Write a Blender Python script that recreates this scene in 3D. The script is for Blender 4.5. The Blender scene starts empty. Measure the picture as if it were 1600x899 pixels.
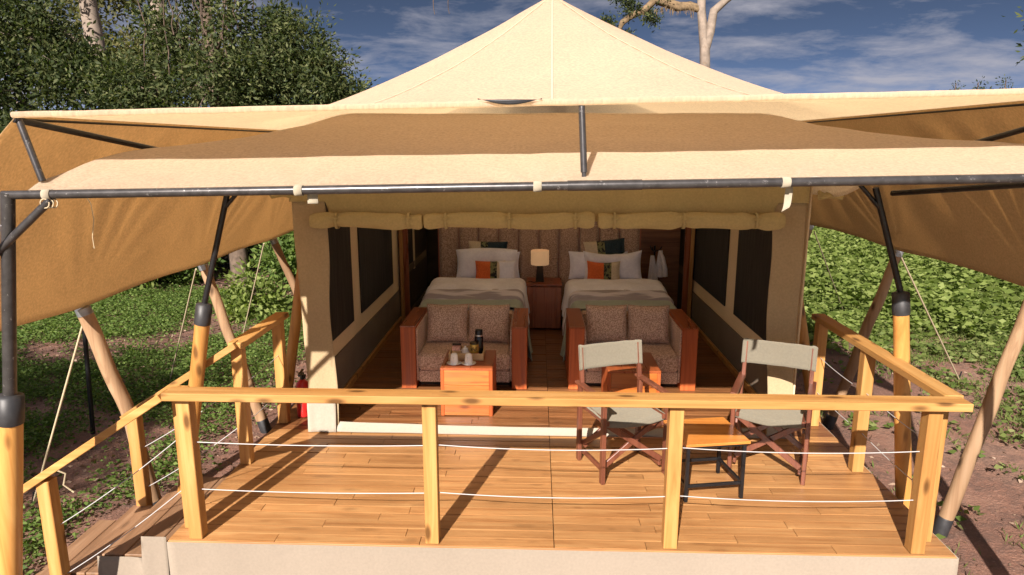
import bpy, math, random
import numpy as np
from mathutils import Vector, Matrix, Euler, noise

random.seed(7)
rng = np.random.default_rng(7)
S = bpy.context.scene
COL = S.collection
R = math.radians

# ------------------------------------------------------------------ camera, sky, sun, exposure
cam_d = bpy.data.cameras.new('camera')
cam = bpy.data.objects.new('camera', cam_d)
COL.objects.link(cam)
cam_d.sensor_width = 36.0
cam_d.lens = 24.0
cam_d.clip_start = 0.05
cam_d.clip_end = 3000
cam.location = (-.12, -3.74, 2.39)
cam.rotation_euler = (R(90 - 11.8), 0, R(2.084))
S.camera = cam

SUN_EL, SUN_AZ = R(31.9), R(195.5)
W = bpy.data.worlds.new('World')
S.world = W
W.use_nodes = True
wt = W.node_tree
wt.nodes.clear()


def wn(t, **k):
    n = wt.nodes.new(t)
    for a, b in k.items():
        setattr(n, a, b)
    return n


sky = wn('ShaderNodeTexSky', sky_type='NISHITA', sun_disc=False, sun_elevation=SUN_EL, sun_rotation=SUN_AZ,
         altitude=2200, air_density=0.085, dust_density=0.0, ozone_density=5.0)
gam = wn('ShaderNodeGamma')
gam.inputs[1].default_value = 1.0
tint = wn('ShaderNodeMix', data_type='RGBA', blend_type='MULTIPLY')
tint.inputs[0].default_value = 1
tint.inputs[7].default_value = (1.15, .83, .57, 1)
tc = wn('ShaderNodeTexCoord')
sep = wn('ShaderNodeSeparateXYZ')
addz = wn('ShaderNodeMath', operation='ADD')
addz.inputs[1].default_value = .16
mxz = wn('ShaderNodeMath', operation='MAXIMUM')
mxz.inputs[1].default_value = .05
dx = wn('ShaderNodeMath', operation='DIVIDE')
dy = wn('ShaderNodeMath', operation='DIVIDE')
comb = wn('ShaderNodeCombineXYZ')
cn = wn('ShaderNodeTexNoise')
cn.inputs['Scale'].default_value = 2.4
cn.inputs['Detail'].default_value = 9
cn.inputs['Roughness'].default_value = .64
cn.inputs['Distortion'].default_value = .25
cmap = wn('ShaderNodeMapping')
cmap.inputs['Location'].default_value = (7.7, 1.1, 0)
cmap.inputs['Scale'].default_value = (1.0, 1.25, 1)
ramp = wn('ShaderNodeValToRGB')
ramp.color_ramp.elements[0].position = .375
ramp.color_ramp.elements[1].position = .70
ramp.color_ramp.elements[1].color = (.8, .8, .8, 1)
cmix = wn('ShaderNodeMix', data_type='RGBA')
CLOUD = (1.65, 1.60, 1.78, 1)
csc = wn('ShaderNodeVectorMath', operation='DOT_PRODUCT')   # clouds made whiter toward the unseen sun side, added as fill light
csc.inputs[1].default_value = Vector((-.43, -1.55, 1)).normalized()
cph = wn('ShaderNodeMapRange')
cph.inputs['From Min'].default_value = -.6
cph.inputs['From Max'].default_value = 1
cph.inputs['To Min'].default_value = 1.0
cph.inputs['To Max'].default_value = 2.6
ccol = wn('ShaderNodeVectorMath', operation='SCALE')
ccol.inputs[0].default_value = CLOUD[:3]
wt.links.new(tc.outputs['Generated'], csc.inputs[0])
wt.links.new(csc.outputs['Value'], cph.inputs['Value'])
wt.links.new(cph.outputs[0], ccol.inputs['Scale'])
wt.links.new(ccol.outputs[0], cmix.inputs[7])
bg = wn('ShaderNodeBackground')
bg.inputs[1].default_value = .05
out = wn('ShaderNodeOutputWorld')
L = wt.links.new
L(tc.outputs['Generated'], sep.inputs[0])
L(sep.outputs[2], mxz.inputs[0])
L(mxz.outputs[0], addz.inputs[0])
L(sep.outputs[0], dx.inputs[0]); L(addz.outputs[0], dx.inputs[1])
L(sep.outputs[1], dy.inputs[0]); L(addz.outputs[0], dy.inputs[1])
L(dx.outputs[0], comb.inputs[0]); L(dy.outputs[0], comb.inputs[1])
L(comb.outputs[0], cmap.inputs[0]); L(cmap.outputs[0], cn.inputs['Vector'])
big = wn('ShaderNodeTexNoise')                # large banks and gaps, small puffs inside them
big.inputs['Scale'].default_value = .75
big.inputs['Detail'].default_value = 3
L(cmap.outputs[0], big.inputs['Vector'])
bsum = wn('ShaderNodeMath', operation='MULTIPLY_ADD')
bsum.inputs[1].default_value = .9
boff = wn('ShaderNodeMath', operation='SUBTRACT')
boff.inputs[1].default_value = .45
L(big.outputs[0], bsum.inputs[0]); L(cn.outputs[0], boff.inputs[0]); L(boff.outputs[0], bsum.inputs[2])
L(bsum.outputs[0], ramp.inputs[0])
L(sky.outputs[0], gam.inputs[0]); L(gam.outputs[0], tint.inputs[6])
L(tint.outputs[2], cmix.inputs[6]); L(ramp.outputs[0], cmix.inputs[0])
L(cmix.outputs[2], bg.inputs[0]); L(bg.outputs[0], out.inputs[0])

sun_d = bpy.data.lights.new('sun', 'SUN')
sun_d.energy = 2.0
sun_d.angle = R(.53)
sun_d.color = (1, .905, .82)
sun = bpy.data.objects.new('sun', sun_d)
COL.objects.link(sun)
sun.rotation_euler = Vector((.43, 1.55, -1)).to_track_quat('-Z', 'Y').to_euler()

S.view_settings.view_transform = 'Standard'
S.view_settings.look = 'None'
S.view_settings.exposure = 2.55
S.view_settings.gamma = 1
S.render.engine = 'CYCLES'
S.cycles.max_bounces = 12
S.cycles.diffuse_bounces = 8
S.cycles.transparent_max_bounces = 8


# ------------------------------------------------------------------ materials
def newmat(name):
    m = bpy.data.materials.new(name)
    m.use_nodes = True
    nt = m.node_tree
    b = nt.nodes['Principled BSDF']
    return m, nt, b


def nd(nt, t, **k):
    n = nt.nodes.new(t)
    for a, v in k.items():
        setattr(n, a, v)
    return n


def coords(nt, rand=True, scale=(1, 1, 1)):
    t = nd(nt, 'ShaderNodeTexCoord')
    v = t.outputs['Object']
    if rand:
        oi = nd(nt, 'ShaderNodeObjectInfo')
        mu = nd(nt, 'ShaderNodeMath', operation='MULTIPLY')
        mu.inputs[1].default_value = 37.0
        nt.links.new(oi.outputs['Random'], mu.inputs[0])
        ad = nd(nt, 'ShaderNodeVectorMath', operation='ADD')
        nt.links.new(v, ad.inputs[0]); nt.links.new(mu.outputs[0], ad.inputs[1])
        v = ad.outputs[0]
    mp = nd(nt, 'ShaderNodeMapping')
    mp.inputs['Scale'].default_value = scale
    nt.links.new(v, mp.inputs[0])
    return mp.outputs[0]


def noisen(nt, vec, scale, detail=4, rough=.55, dist=0):
    n = nd(nt, 'ShaderNodeTexNoise')
    n.inputs['Scale'].default_value = scale
    n.inputs['Detail'].default_value = detail
    n.inputs['Roughness'].default_value = rough
    n.inputs['Distortion'].default_value = dist
    if vec is not None:
        nt.links.new(vec, n.inputs['Vector'])
    return n.outputs[0]


def rampn(nt, fac, stops):
    r = nd(nt, 'ShaderNodeValToRGB')
    e = r.color_ramp.elements
    while len(e) < len(stops):
        e.new(.5)
    for i, (p, c) in enumerate(stops):
        e[i].position = p
        e[i].color = (c[0], c[1], c[2], 1)
    nt.links.new(fac, r.inputs[0])
    return r.outputs[0]


def mixn(nt, fac, a, b, mode='MIX'):
    m = nd(nt, 'ShaderNodeMix', data_type='RGBA', blend_type=mode)
    for sock, v in ((0, fac), (6, a), (7, b)):
        if hasattr(v, 'is_linked'):
            nt.links.new(v, m.inputs[sock])
        elif sock == 0:
            m.inputs[0].default_value = v
        else:
            m.inputs[sock].default_value = (v[0], v[1], v[2], 1)
    return m.outputs[2]


def bump(nt, b, h, strength=.3, dist=.01):
    bp = nd(nt, 'ShaderNodeBump')
    bp.inputs['Strength'].default_value = strength
    bp.inputs['Distance'].default_value = dist
    nt.links.new(h, bp.inputs['Height'])
    nt.links.new(bp.outputs[0], b.inputs['Normal'])


def wood(name, dark, mid, light, axis=0, rough=.4, spread=.25, knots=.5, freq=1.0, spec=.5, coat=0, streak=.5, wear=0):
    m, nt, b = newmat(name)
    sc = [22 * freq, 22 * freq, 22 * freq]
    sc[axis] = 1.1 * freq
    v = coords(nt, True, tuple(sc))
    g = noisen(nt, v, 1.0, 6, .62, .9)
    c = rampn(nt, g, [(.30, dark), (.50, mid), (.72, light)])
    sc2 = [3.2 * freq] * 3
    sc2[axis] = .9 * freq
    v2 = coords(nt, True, tuple(sc2))
    g2 = noisen(nt, v2, 1.0, 3, .5, .4)
    c = mixn(nt, rampn(nt, g2, [(.35, (0, 0, 0)), (.7, (streak,) * 3)]), c, dark)
    if knots:
        sc3 = [9, 9, 9]
        sc3[axis] = 3.2
        v3 = coords(nt, True, tuple(sc3))
        vo = nd(nt, 'ShaderNodeTexVoronoi')
        vo.inputs['Scale'].default_value = .95
        nt.links.new(v3, vo.inputs['Vector'])
        k = rampn(nt, vo.outputs['Distance'], [(.09, (knots,) * 3), (.22, (0, 0, 0))])
        c = mixn(nt, k, c, tuple(x * .35 for x in dark))
    oi = nd(nt, 'ShaderNodeObjectInfo')
    hs = nd(nt, 'ShaderNodeHueSaturation')
    mr = nd(nt, 'ShaderNodeMapRange')
    mr.inputs['To Min'].default_value = 1 - spread
    mr.inputs['To Max'].default_value = 1 + spread
    nt.links.new(oi.outputs['Random'], mr.inputs['Value'])
    nt.links.new(mr.outputs[0], hs.inputs['Value'])
    nt.links.new(c, hs.inputs['Color'])
    nt.links.new(hs.outputs[0], b.inputs['Base Color'])
    if wear:
        ge = nd(nt, 'ShaderNodeNewGeometry')
        w1 = noisen(nt, ge.outputs['Position'], 1.1, 4, .6)
        w2 = noisen(nt, ge.outputs['Position'], 5.5, 6, .7, .6)
        cw = mixn(nt, 1, hs.outputs[0], rampn(nt, w1, [(.3, (.82, .80, .78)), (.7, (1.12, 1.12, 1.12))]), 'MULTIPLY')
        cw = mixn(nt, rampn(nt, w2, [(.60, (0, 0, 0)), (.76, (wear,) * 3)]), cw, dark)
        nt.links.new(cw, b.inputs['Base Color'])
    rr = rampn(nt, g, [(.3, (rough * .8,) * 3), (.7, (rough * 1.2,) * 3)])
    nt.links.new(rr, b.inputs['Roughness'])
    b.inputs['Specular IOR Level'].default_value = spec
    b.inputs['Coat Weight'].default_value = coat
    b.inputs['Coat Roughness'].default_value = .18
    bump(nt, b, g, .25, .004)
    return m


def cloth(name, col, trans=None, tw=.35, var=.12, weave=900, streak=None, stain=0.0, wr=0.0, bs=.16, fc=.06):
    """canvas: a diffuse sheet that lets some coloured light through"""
    m, nt, b = newmat(name)
    nt.nodes.remove(b)
    o = nt.nodes['Material Output']
    v = coords(nt, False)
    n1 = noisen(nt, v, 1.7, 5, .6)
    lo = tuple(x * (1 - var) for x in col)
    hi = tuple(min(1, x * (1 + var)) for x in col)
    c = rampn(nt, n1, [(.3, lo), (.7, hi)])
    fine = noisen(nt, coords(nt, False, streak or (60, 60, 60)), 1.0, 3, .6)
    c = mixn(nt, 1.0, c, rampn(nt, fine, [(.3, (1 - fc,) * 3), (.7, (1 + fc * .7,) * 3)]), 'MULTIPLY')
    if stain:
        st = noisen(nt, coords(nt, False, (1, 1, 1)), 3.3, 6, .7)
        c = mixn(nt, rampn(nt, st, [(.56, (0, 0, 0)), (.75, (stain,) * 3)]), c, tuple(x * .55 for x in col))
    d = nd(nt, 'ShaderNodeBsdfDiffuse')
    d.inputs['Roughness'].default_value = .6
    nt.links.new(c, d.inputs[0])
    bp = nd(nt, 'ShaderNodeBump')
    bp.inputs['Strength'].default_value = bs
    bp.inputs['Distance'].default_value = .004
    wv = noisen(nt, coords(nt, False), 38, 3, .6)
    if wr:
        w2 = noisen(nt, coords(nt, False), 4.5, 3, .5, .6)
        ma = nd(nt, 'ShaderNodeMath', operation='MULTIPLY_ADD')
        ma.inputs[1].default_value = wr
        nt.links.new(w2, ma.inputs[0]); nt.links.new(wv, ma.inputs[2])
        wv = ma.outputs[0]
    nt.links.new(wv, bp.inputs['Height'])
    nt.links.new(bp.outputs[0], d.inputs['Normal'])
    if trans:
        t = nd(nt, 'ShaderNodeBsdfTranslucent')
        tcol = mixn(nt, 1.0, trans, rampn(nt, fine, [(.3, (.8,) * 3), (.7, (1.1,) * 3)]), 'MULTIPLY')
        nt.links.new(tcol, t.inputs[0])
        mx = nd(nt, 'ShaderNodeMixShader')
        mx.inputs[0].default_value = tw
        nt.links.new(d.outputs[0], mx.inputs[1]); nt.links.new(t.outputs[0], mx.inputs[2])
        nt.links.new(mx.outputs[0], o.inputs[0])
    else:
        nt.links.new(d.outputs[0], o.inputs[0])
    return m


def fabric(name, a, b_, scale=55, rough=.9, sheen=.2, contrast=(.42, .58)):
    m, nt, b = newmat(name)
    v = coords(nt, True)
    n = noisen(nt, v, scale, 3, .7)
    n2 = noisen(nt, v, 3, 2)
    c = rampn(nt, n, [(contrast[0], a), (contrast[1], b_)])
    c = mixn(nt, 1, c, rampn(nt, n2, [(.3, (.88,) * 3), (.7, (1.08,) * 3)]), 'MULTIPLY')
    nt.links.new(c, b.inputs['Base Color'])
    b.inputs['Roughness'].default_value = rough
    b.inputs['Sheen Weight'].default_value = sheen
    bump(nt, b, n, .4, .004)
    return m


def plain(name, col, rough=.5, metal=0, var=.1, scale=14, bmp=.1, wear=None, spec=.5):
    m, nt, b = newmat(name)
    v = coords(nt, True)
    n = noisen(nt, v, scale, 5, .6)
    c = rampn(nt, n, [(.3, tuple(x * (1 - var) for x in col)), (.7, tuple(min(1, x * (1 + var)) for x in col))])
    if wear:
        n2 = noisen(nt, coords(nt, True, (1, 1, 1)), scale * 1.7, 7, .75)
        c = mixn(nt, rampn(nt, n2, [(.60, (0, 0, 0)), (.68, (.8,) * 3)]), c, wear)
    nt.links.new(c, b.inputs['Base Color'])
    b.inputs['Roughness'].default_value = rough
    b.inputs['Metallic'].default_value = metal
    b.inputs['Specular IOR Level'].default_value = spec
    if bmp:
        bump(nt, b, n, bmp, .004)
    return m


def leafmat(name, c1, c2, c3, trans=.35, rough=.6):
    m, nt, b = newmat(name)
    g = nd(nt, 'ShaderNodeNewGeometry')
    c = rampn(nt, g.outputs['Random Per Island'], [(0, c1), (.55, c2), (1, c3)])
    nt.links.new(c, b.inputs['Base Color'])
    b.inputs['Roughness'].default_value = rough
    b.inputs['Specular IOR Level'].default_value = .14
    t = nd(nt, 'ShaderNodeBsdfTranslucent')
    tcol = mixn(nt, 1, c, (1.6, 1.9, .7), 'MULTIPLY')
    nt.links.new(tcol, t.inputs[0])
    mx = nd(nt, 'ShaderNodeMixShader')
    mx.inputs[0].default_value = trans
    nt.links.new(b.outputs[0], mx.inputs[1]); nt.links.new(t.outputs[0], mx.inputs[2])
    nt.links.new(mx.outputs[0], nt.nodes['Material Output'].inputs[0])
    return m


M = {}
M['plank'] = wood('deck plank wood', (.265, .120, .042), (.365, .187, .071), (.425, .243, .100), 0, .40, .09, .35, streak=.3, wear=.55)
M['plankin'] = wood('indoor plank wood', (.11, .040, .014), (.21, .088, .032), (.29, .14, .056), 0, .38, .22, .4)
M['tread'] = wood('step tread wood', (.15, .080, .040), (.25, .140, .075), (.33, .20, .115), 1, .55, .2, .4)
for i, ax in enumerate('xyz'):
    M['pine' + ax] = wood('varnished pine ' + ax, (.31, .138, .038), (.42, .222, .068), (.51, .310, .115), i, .52, .12, .95, .8, spec=.3)
M['pole'] = wood('peeled pole wood', (.20, .115, .062), (.36, .235, .135), (.46, .33, .21), 2, .72, .12, .95, .6, spec=.2, streak=.85)
M['post'] = wood('varnished round post', (.34, .145, .034), (.50, .25, .068), (.60, .34, .11), 2, .38, .1, .9, .6)
M['redwood_z'] = wood('red hardwood upright', (.24, .048, .012), (.42, .100, .026), (.52, .14, .038), 2, .45, .1, 0, .8, .3, 0)
M['redwood_y'] = wood('red hardwood arm top', (.17, .040, .012), (.28, .07, .020), (.36, .10, .030), 1, .3, .1, 0, .8, .4, .1)
M['orangewood'] = wood('orange hardwood board', (.28, .068, .013), (.42, .128, .024), (.50, .18, .038), 0, .32, .15, .8, .8, .5, .2)
M['chairwood'] = wood('dark red chair wood', (.085, .028, .016), (.145, .048, .026), (.20, .070, .037), 2, .38, .12, 0)
M['cabinet'] = wood('brown cabinet wood', (.20, .055, .022), (.32, .10, .040), (.40, .135, .055), 2, .3, .1, 0)
M['tabletop'] = wood('glossy table top wood', (.40, .14, .03), (.55, .22, .045), (.64, .29, .07), 0, .16, .05, 0, .7, .5, .5)
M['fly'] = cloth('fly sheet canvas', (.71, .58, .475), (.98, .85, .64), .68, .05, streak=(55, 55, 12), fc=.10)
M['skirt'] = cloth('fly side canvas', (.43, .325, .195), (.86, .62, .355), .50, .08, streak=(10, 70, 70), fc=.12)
M['awning'] = cloth('awning canvas', (.58, .46, .335), (.95, .95, .93), .66, .04, stain=.10, wr=3, bs=.07)
M['tent'] = cloth('tent wall canvas', (.53, .43, .215), (.62, .52, .26), .28, .06, wr=4)
M['panel'] = cloth('tent front canvas', (.50, .395, .245), (.64, .52, .31), .30, .05, wr=3)
M['strip'] = cloth('window surround canvas', (.60, .48, .31), None, 0, .06)
M['lowerwall'] = cloth('dark lower wall canvas', (.15, .12, .09), None, 0, .1)
M['pvc'] = cloth('pale fascia sheeting', (.265, .222, .175), None, 0, .05, stain=.15, wr=12, bs=.08)
M['pvcsill'] = cloth('pale sill sheeting', (.36, .32, .26), None, 0, .05, wr=6)
M['seam'] = cloth('stitched seam canvas', (.44, .355, .25), None, 0, .05)
M['strap'] = cloth('cream strap webbing', (.33, .29, .22), None, 0, .06)
M['mesh'] = plain('dark insect mesh', (.011, .009, .009), .85, 0, .3, 30, .1)
m, nt, b = newmat('dark insect mesh weave')
wn_ = noisen(nt, coords(nt, True, (55, 55, 2.2)), 1.0, 4, .6)
w2_ = noisen(nt, coords(nt, True, (260, 260, 260)), 1.0, 2, .6)
cm_ = mixn(nt, 1, rampn(nt, wn_, [(.42, (.009, .0075, .007)), (.80, (.055, .045, .038))]), rampn(nt, w2_, [(.35, (.6,) * 3), (.65, (1.3,) * 3)]), 'MULTIPLY')
nt.links.new(cm_, b.inputs['Base Color'])
b.inputs['Roughness'].default_value = .85
M['mesh'] = m
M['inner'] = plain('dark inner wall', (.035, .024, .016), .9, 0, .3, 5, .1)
M['pipe'] = plain('worn black steel pipe', (.060, .056, .056), .30, .5, .3, 18, .15, wear=(.34, .32, .31))
M['iron'] = plain('black iron', (.016, .016, .018), .38, .4, .3, 20, .15)
M['sleeve'] = plain('black rubber sleeve', (.022, .022, .024), .5, 0, .3, 20, .2)
M['galv'] = plain('galvanised cap', (.32, .33, .35), .4, .7, .2, 20, .1)
M['sofa'] = fabric('mottled brown upholstery', (.33, .20, .145), (.70, .515, .405), 88)
M['headb'] = fabric('mottled headboard fabric', (.26, .165, .12), (.52, .375, .28), 70)
M['linen'] = fabric('white bed linen', (.76, .77, .90), (.82, .83, .95), 30, .9, .3)
M['knit'] = fabric('grey lilac knitted blanket', (.43, .40, .45), (.60, .56, .62), 60, .95, .4)
m, nt, b = newmat('grey lilac wavy striped blanket')
wv = nd(nt, 'ShaderNodeTexWave', bands_direction='Y')
wv.inputs['Scale'].default_value = 3.6
wv.inputs['Distortion'].default_value = 2.2
wv.inputs['Detail'].default_value = 1
wv.inputs['Detail Scale'].default_value = 1.2
nt.links.new(coords(nt, False), wv.inputs['Vector'])
nt.links.new(rampn(nt, wv.outputs[1], [(.25, (.36, .33, .37)), (.75, (.68, .65, .71))]), b.inputs['Base Color'])
b.inputs['Roughness'].default_value = .95
M['knit'] = m
M['sage'] = fabric('sage green bed cover', (.27, .34, .29), (.36, .43, .37), 80, .95, .3)
M['orange'] = fabric('orange cushion cloth', (.62, .115, .02), (.74, .16, .035), 70)
M['cream'] = fabric('cream cushion cloth', (.56, .47, .33), (.66, .56, .41), 70)
M['pattern'] = fabric('black and green patterned cloth', (.012, .014, .014), (.21, .21, .09), 22, contrast=(.47, .53))
M['teal'] = fabric('dark teal cushion cloth', (.008, .022, .032), (.016, .040, .052), 70)
M['chaircloth'] = cloth('chair canvas', (.215, .195, .15), (.21, .19, .15), .2, .05, wr=4)
M['ceramic'] = plain('white ceramic', (.80, .79, .78), .18, 0, .03, 5, 0)
M['black'] = plain('glossy black plastic', (.010, .010, .011), .2, 0, .2, 10, 0)
M['steel'] = plain('brushed steel', (.55, .54, .52), .28, .9, .1, 30, .1)
M['gold'] = plain('gold tin', (.52, .36, .08), .3, .5, .3, 60, .05)
M['tinred'] = plain('red tin print', (.55, .03, .02), .35, 0, .25, 90, .0)
M['tinprint'] = plain('dark tin lettering', (.05, .03, .01), .4, 0, .1, 40, 0)
M['traywood'] = wood('pale tray wood', (.42, .26, .12), (.58, .40, .21), (.66, .48, .28), 0, .5, .05, 0)
M['pinkpaper'] = plain('pink sachet paper', (.66, .36, .28), .7, 0, .4, 70, 0)
M['redpaint'] = plain('red cylinder paint', (.48, .018, .016), .28, 0, .15, 20, 0)
M['rope'] = plain('pale rope', (.42, .34, .22), .9, 0, .2, 120, .3)
M['wire'] = plain('white coated wire', (.40, .39, .385), .4, 0, .05, 60, .0)
M['robe'] = fabric('white towelling robe', (.60, .58, .62), (.70, .68, .72), 60, .95, .4)
M['bark'] = plain('rough brown bark', (.085, .058, .042), .95, 0, .55, 7, 1.0)
M['trunkbark'] = plain('lit brown trunk bark', (.10, .070, .050), .95, 0, .5, 8, 1.0)  # own brown tone, a little paler than the plain bark
M['palebark'] = plain('pale mottled bark', (.215, .17, .135), .9, 0, .35, 4, .6, wear=(.20, .13, .08))
M['moss'] = plain('mossy bark', (.145, .098, .052), .95, 0, .5, 9, 1.0)
M['leafdark'] = leafmat('dark tree leaves', (.016, .026, .009), (.036, .050, .017), (.095, .105, .040), .24)
M['leafmid'] = leafmat('mid tree leaves', (.022, .034, .012), (.048, .064, .022), (.125, .135, .056), .26)
M['leafolive'] = leafmat('olive tree leaves', (.045, .050, .020), (.095, .095, .036), (.17, .16, .07), .3)
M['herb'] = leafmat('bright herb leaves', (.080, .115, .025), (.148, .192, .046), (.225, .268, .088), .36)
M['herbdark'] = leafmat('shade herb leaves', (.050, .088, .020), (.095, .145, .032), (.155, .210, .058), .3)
M['grass'] = leafmat('short grass blades', (.065, .100, .022), (.115, .150, .040), (.18, .20, .075), .3)
M['litter'] = leafmat('dry fallen leaves', (.10, .055, .035), (.22, .14, .095), (.40, .30, .23), .1, .8)

# lamp shade: the lit lamp in the tent
m, nt, b = newmat('lit lamp shade')
b.inputs['Base Color'].default_value = (.55, .36, .22, 1)
b.inputs['Roughness'].default_value = .9
b.inputs['Emission Color'].default_value = (1, .58, .28, 1)
b.inputs['Emission Strength'].default_value = .05
M['shade'] = m

# ground
m, nt, b = newmat('red soil ground')
v = coords(nt, False)
n1 = noisen(nt, v, .55, 6, .62)
n2 = noisen(nt, v, 7, 6, .7)
n3 = noisen(nt, v, 42, 4, .7)
c = rampn(nt, n1, [(.35, (.13, .062, .042)), (.52, (.22, .108, .072)), (.68, (.28, .165, .115))])
c = mixn(nt, rampn(nt, n2, [(.42, (0, 0, 0)), (.66, (.7,) * 3)]), c, (.085, .052, .040))
c = mixn(nt, rampn(nt, n3, [(.55, (0, 0, 0)), (.72, (.7,) * 3)]), c, (.36, .225, .17))
# pale dry-grass tone invented for the unseen front ground, to bounce fill light
gs = nd(nt, 'ShaderNodeSeparateXYZ')
nt.links.new(v, gs.inputs[0])
gm = nd(nt, 'ShaderNodeMapRange')
gm.inputs['From Min'].default_value = -1.5
gm.inputs['From Max'].default_value = -5
nt.links.new(gs.outputs[1], gm.inputs['Value'])
c = mixn(nt, gm.outputs[0], c, rampn(nt, n2, [(.35, (.30, .25, .15)), (.7, (.44, .38, .25))]))
nt.links.new(c, b.inputs['Base Color'])
b.inputs['Roughness'].default_value = .95
ad = nd(nt, 'ShaderNodeMath', operation='ADD')
nt.links.new(n2, ad.inputs[0]); nt.links.new(n3, ad.inputs[1])
bump(nt, b, ad.outputs[0], .9, .03)
M['ground'] = m


# ------------------------------------------------------------------ mesh helpers
class MB:
    def __init__(s):
        s.v, s.f, s.m, s.smooth = [], [], [], []

    def add(s, vs, fs, mi=0, smooth=False):
        o = len(s.v)
        s.v += [tuple(p) for p in vs]
        for f in fs:
            s.f.append(tuple(i + o for i in f))
            s.m.append(mi)
            s.smooth.append(smooth)
        return s

    def box(s, c, d, rot=None, ch=0.0, mi=0):
        hx, hy, hz = d[0] / 2, d[1] / 2, d[2] / 2
        if ch:
            ch = min(ch, hx * .8, hy * .8, hz * .8)
            vs, idx = [], {}
            for sx in (-1, 1):
                for sy in (-1, 1):
                    for sz in (-1, 1):
                        for k in range(3):
                            p = [sx * (hx - ch), sy * (hy - ch), sz * (hz - ch)]
                            p[k] = (sx * hx, sy * hy, sz * hz)[k]
                            idx[(sx, sy, sz, k)] = len(vs)
                            vs.append(Vector(p))
            fs = []
            T = (-1, 1)
            for sg in T:
                fs.append([idx[(sg, a, b_, 0)] for a, b_ in ((-1, -1), (1, -1), (1, 1), (-1, 1))])
                fs.append([idx[(a, sg, b_, 1)] for a, b_ in ((-1, -1), (1, -1), (1, 1), (-1, 1))])
                fs.append([idx[(a, b_, sg, 2)] for a, b_ in ((-1, -1), (1, -1), (1, 1), (-1, 1))])
            for a in T:
                for b_ in T:
                    fs.append([idx[(a, b_, -1, 0)], idx[(a, b_, 1, 0)], idx[(a, b_, 1, 1)], idx[(a, b_, -1, 1)]])
                    fs.append([idx[(a, -1, b_, 0)], idx[(a, 1, b_, 0)], idx[(a, 1, b_, 2)], idx[(a, -1, b_, 2)]])
                    fs.append([idx[(-1, a, b_, 1)], idx[(1, a, b_, 1)], idx[(1, a, b_, 2)], idx[(-1, a, b_, 2)]])
                    for e in T:
                        fs.append([idx[(a, b_, e, k)] for k in range(3)])
        else:
            vs = [Vector((x, y, z)) for x in (-hx, hx) for y in (-hy, hy) for z in (-hz, hz)]
            fs = [(0, 1, 3, 2), (4, 6, 7, 5), (0, 4, 5, 1), (2, 3, 7, 6), (0, 2, 6, 4), (1, 5, 7, 3)]
        if rot is not None:
            q = rot if isinstance(rot, Matrix) else Euler(rot).to_matrix()
            vs = [q @ p for p in vs]
        c = Vector(c)
        # make normals point outward
        cen = c
        vs = [p + c for p in vs]
        ff = []
        for f in fs:
            f = list(f)
            n = (vs[f[1]] - vs[f[0]]).cross(vs[f[2]] - vs[f[0]])
            mid = sum((vs[i] for i in f), Vector()) / len(f)
            if n.dot(mid - cen) < 0:
                f.reverse()
            ff.append(f)
        return s.add(vs, ff, mi)

    def bar(s, a, b_, w, t, up=(0, 0, 1), ch=.003, mi=0, ext=0):
        """squared bar from a to b; w across, t along up"""
        a, b_ = Vector(a), Vector(b_)
        d = (b_ - a)
        ln = d.length + 2 * ext
        d.normalize()
        u = Vector(up)
        sd = d.cross(u).normalized()
        u = sd.cross(d).normalized()
        mt = Matrix((d, sd, u)).transposed()
        return s.box((a + b_) / 2, (ln, w, t), mt, ch, mi)

    def tube(s, path, rad, seg=10, cap=True, mi=0, wob=0.0):
        path = [Vector(p) for p in path]
        n = len(path)
        if not hasattr(rad, '__len__'):
            rad = [rad] * n
        vs, fs = [], []
        prev = None
        for i, p in enumerate(path):
            t = (path[min(i + 1, n - 1)] - path[max(i - 1, 0)]).normalized()
            if prev is None:
                a = t.orthogonal().normalized()
            else:
                a = (prev - t * prev.dot(t)).normalized()
            prev = a
            b_ = t.cross(a)
            for k in range(seg):
                th = 2 * math.pi * k / seg
                r = rad[i]
                if wob:
                    r *= 1 + wob * noise.noise(p * 3 + Vector((math.cos(th), math.sin(th), 0)) * 1.3)
                vs.append(p + (a * math.cos(th) + b_ * math.sin(th)) * r)
        for i in range(n - 1):
            for k in range(seg):
                k2 = (k + 1) % seg
                fs.append((i * seg + k, i * seg + k2, (i + 1) * seg + k2, (i + 1) * seg + k))
        s.add(vs, fs, mi, True)
        if cap:
            s.add([vs[k] for k in range(seg)], [tuple(reversed(range(seg)))], mi)
            s.add([vs[(n - 1) * seg + k] for k in range(seg)], [tuple(range(seg))], mi)
        return s

    def lathe(s, prof, c, seg=20, mi=0):
        c = Vector(c)
        vs, fs = [], []
        for r, z in prof:
            for k in range(seg):
                th = 2 * math.pi * k / seg
                vs.append(c + Vector((r * math.cos(th), r * math.sin(th), z)))
        for i in range(len(prof) - 1):
            for k in range(seg):
                k2 = (k + 1) % seg
                fs.append((i * seg + k, i * seg + k2, (i + 1) * seg + k2, (i + 1) * seg + k))
        return s.add(vs, fs, mi, True)

    def grid(s, nu, nv, fn, mi=0, smooth=True, closeu=False, flip=False):
        vs = [fn(i / (nu - (0 if closeu else 1)), j / (nv - 1)) for j in range(nv) for i in range(nu)]
        fs = []
        for j in range(nv - 1):
            for i in range(nu if closeu else nu - 1):
                i2 = (i + 1) % nu
                f = (j * nu + i, j * nu + i2, (j + 1) * nu + i2, (j + 1) * nu + i)
                fs.append(tuple(reversed(f)) if flip else f)
        return s.add(vs, fs, mi, smooth)

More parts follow.
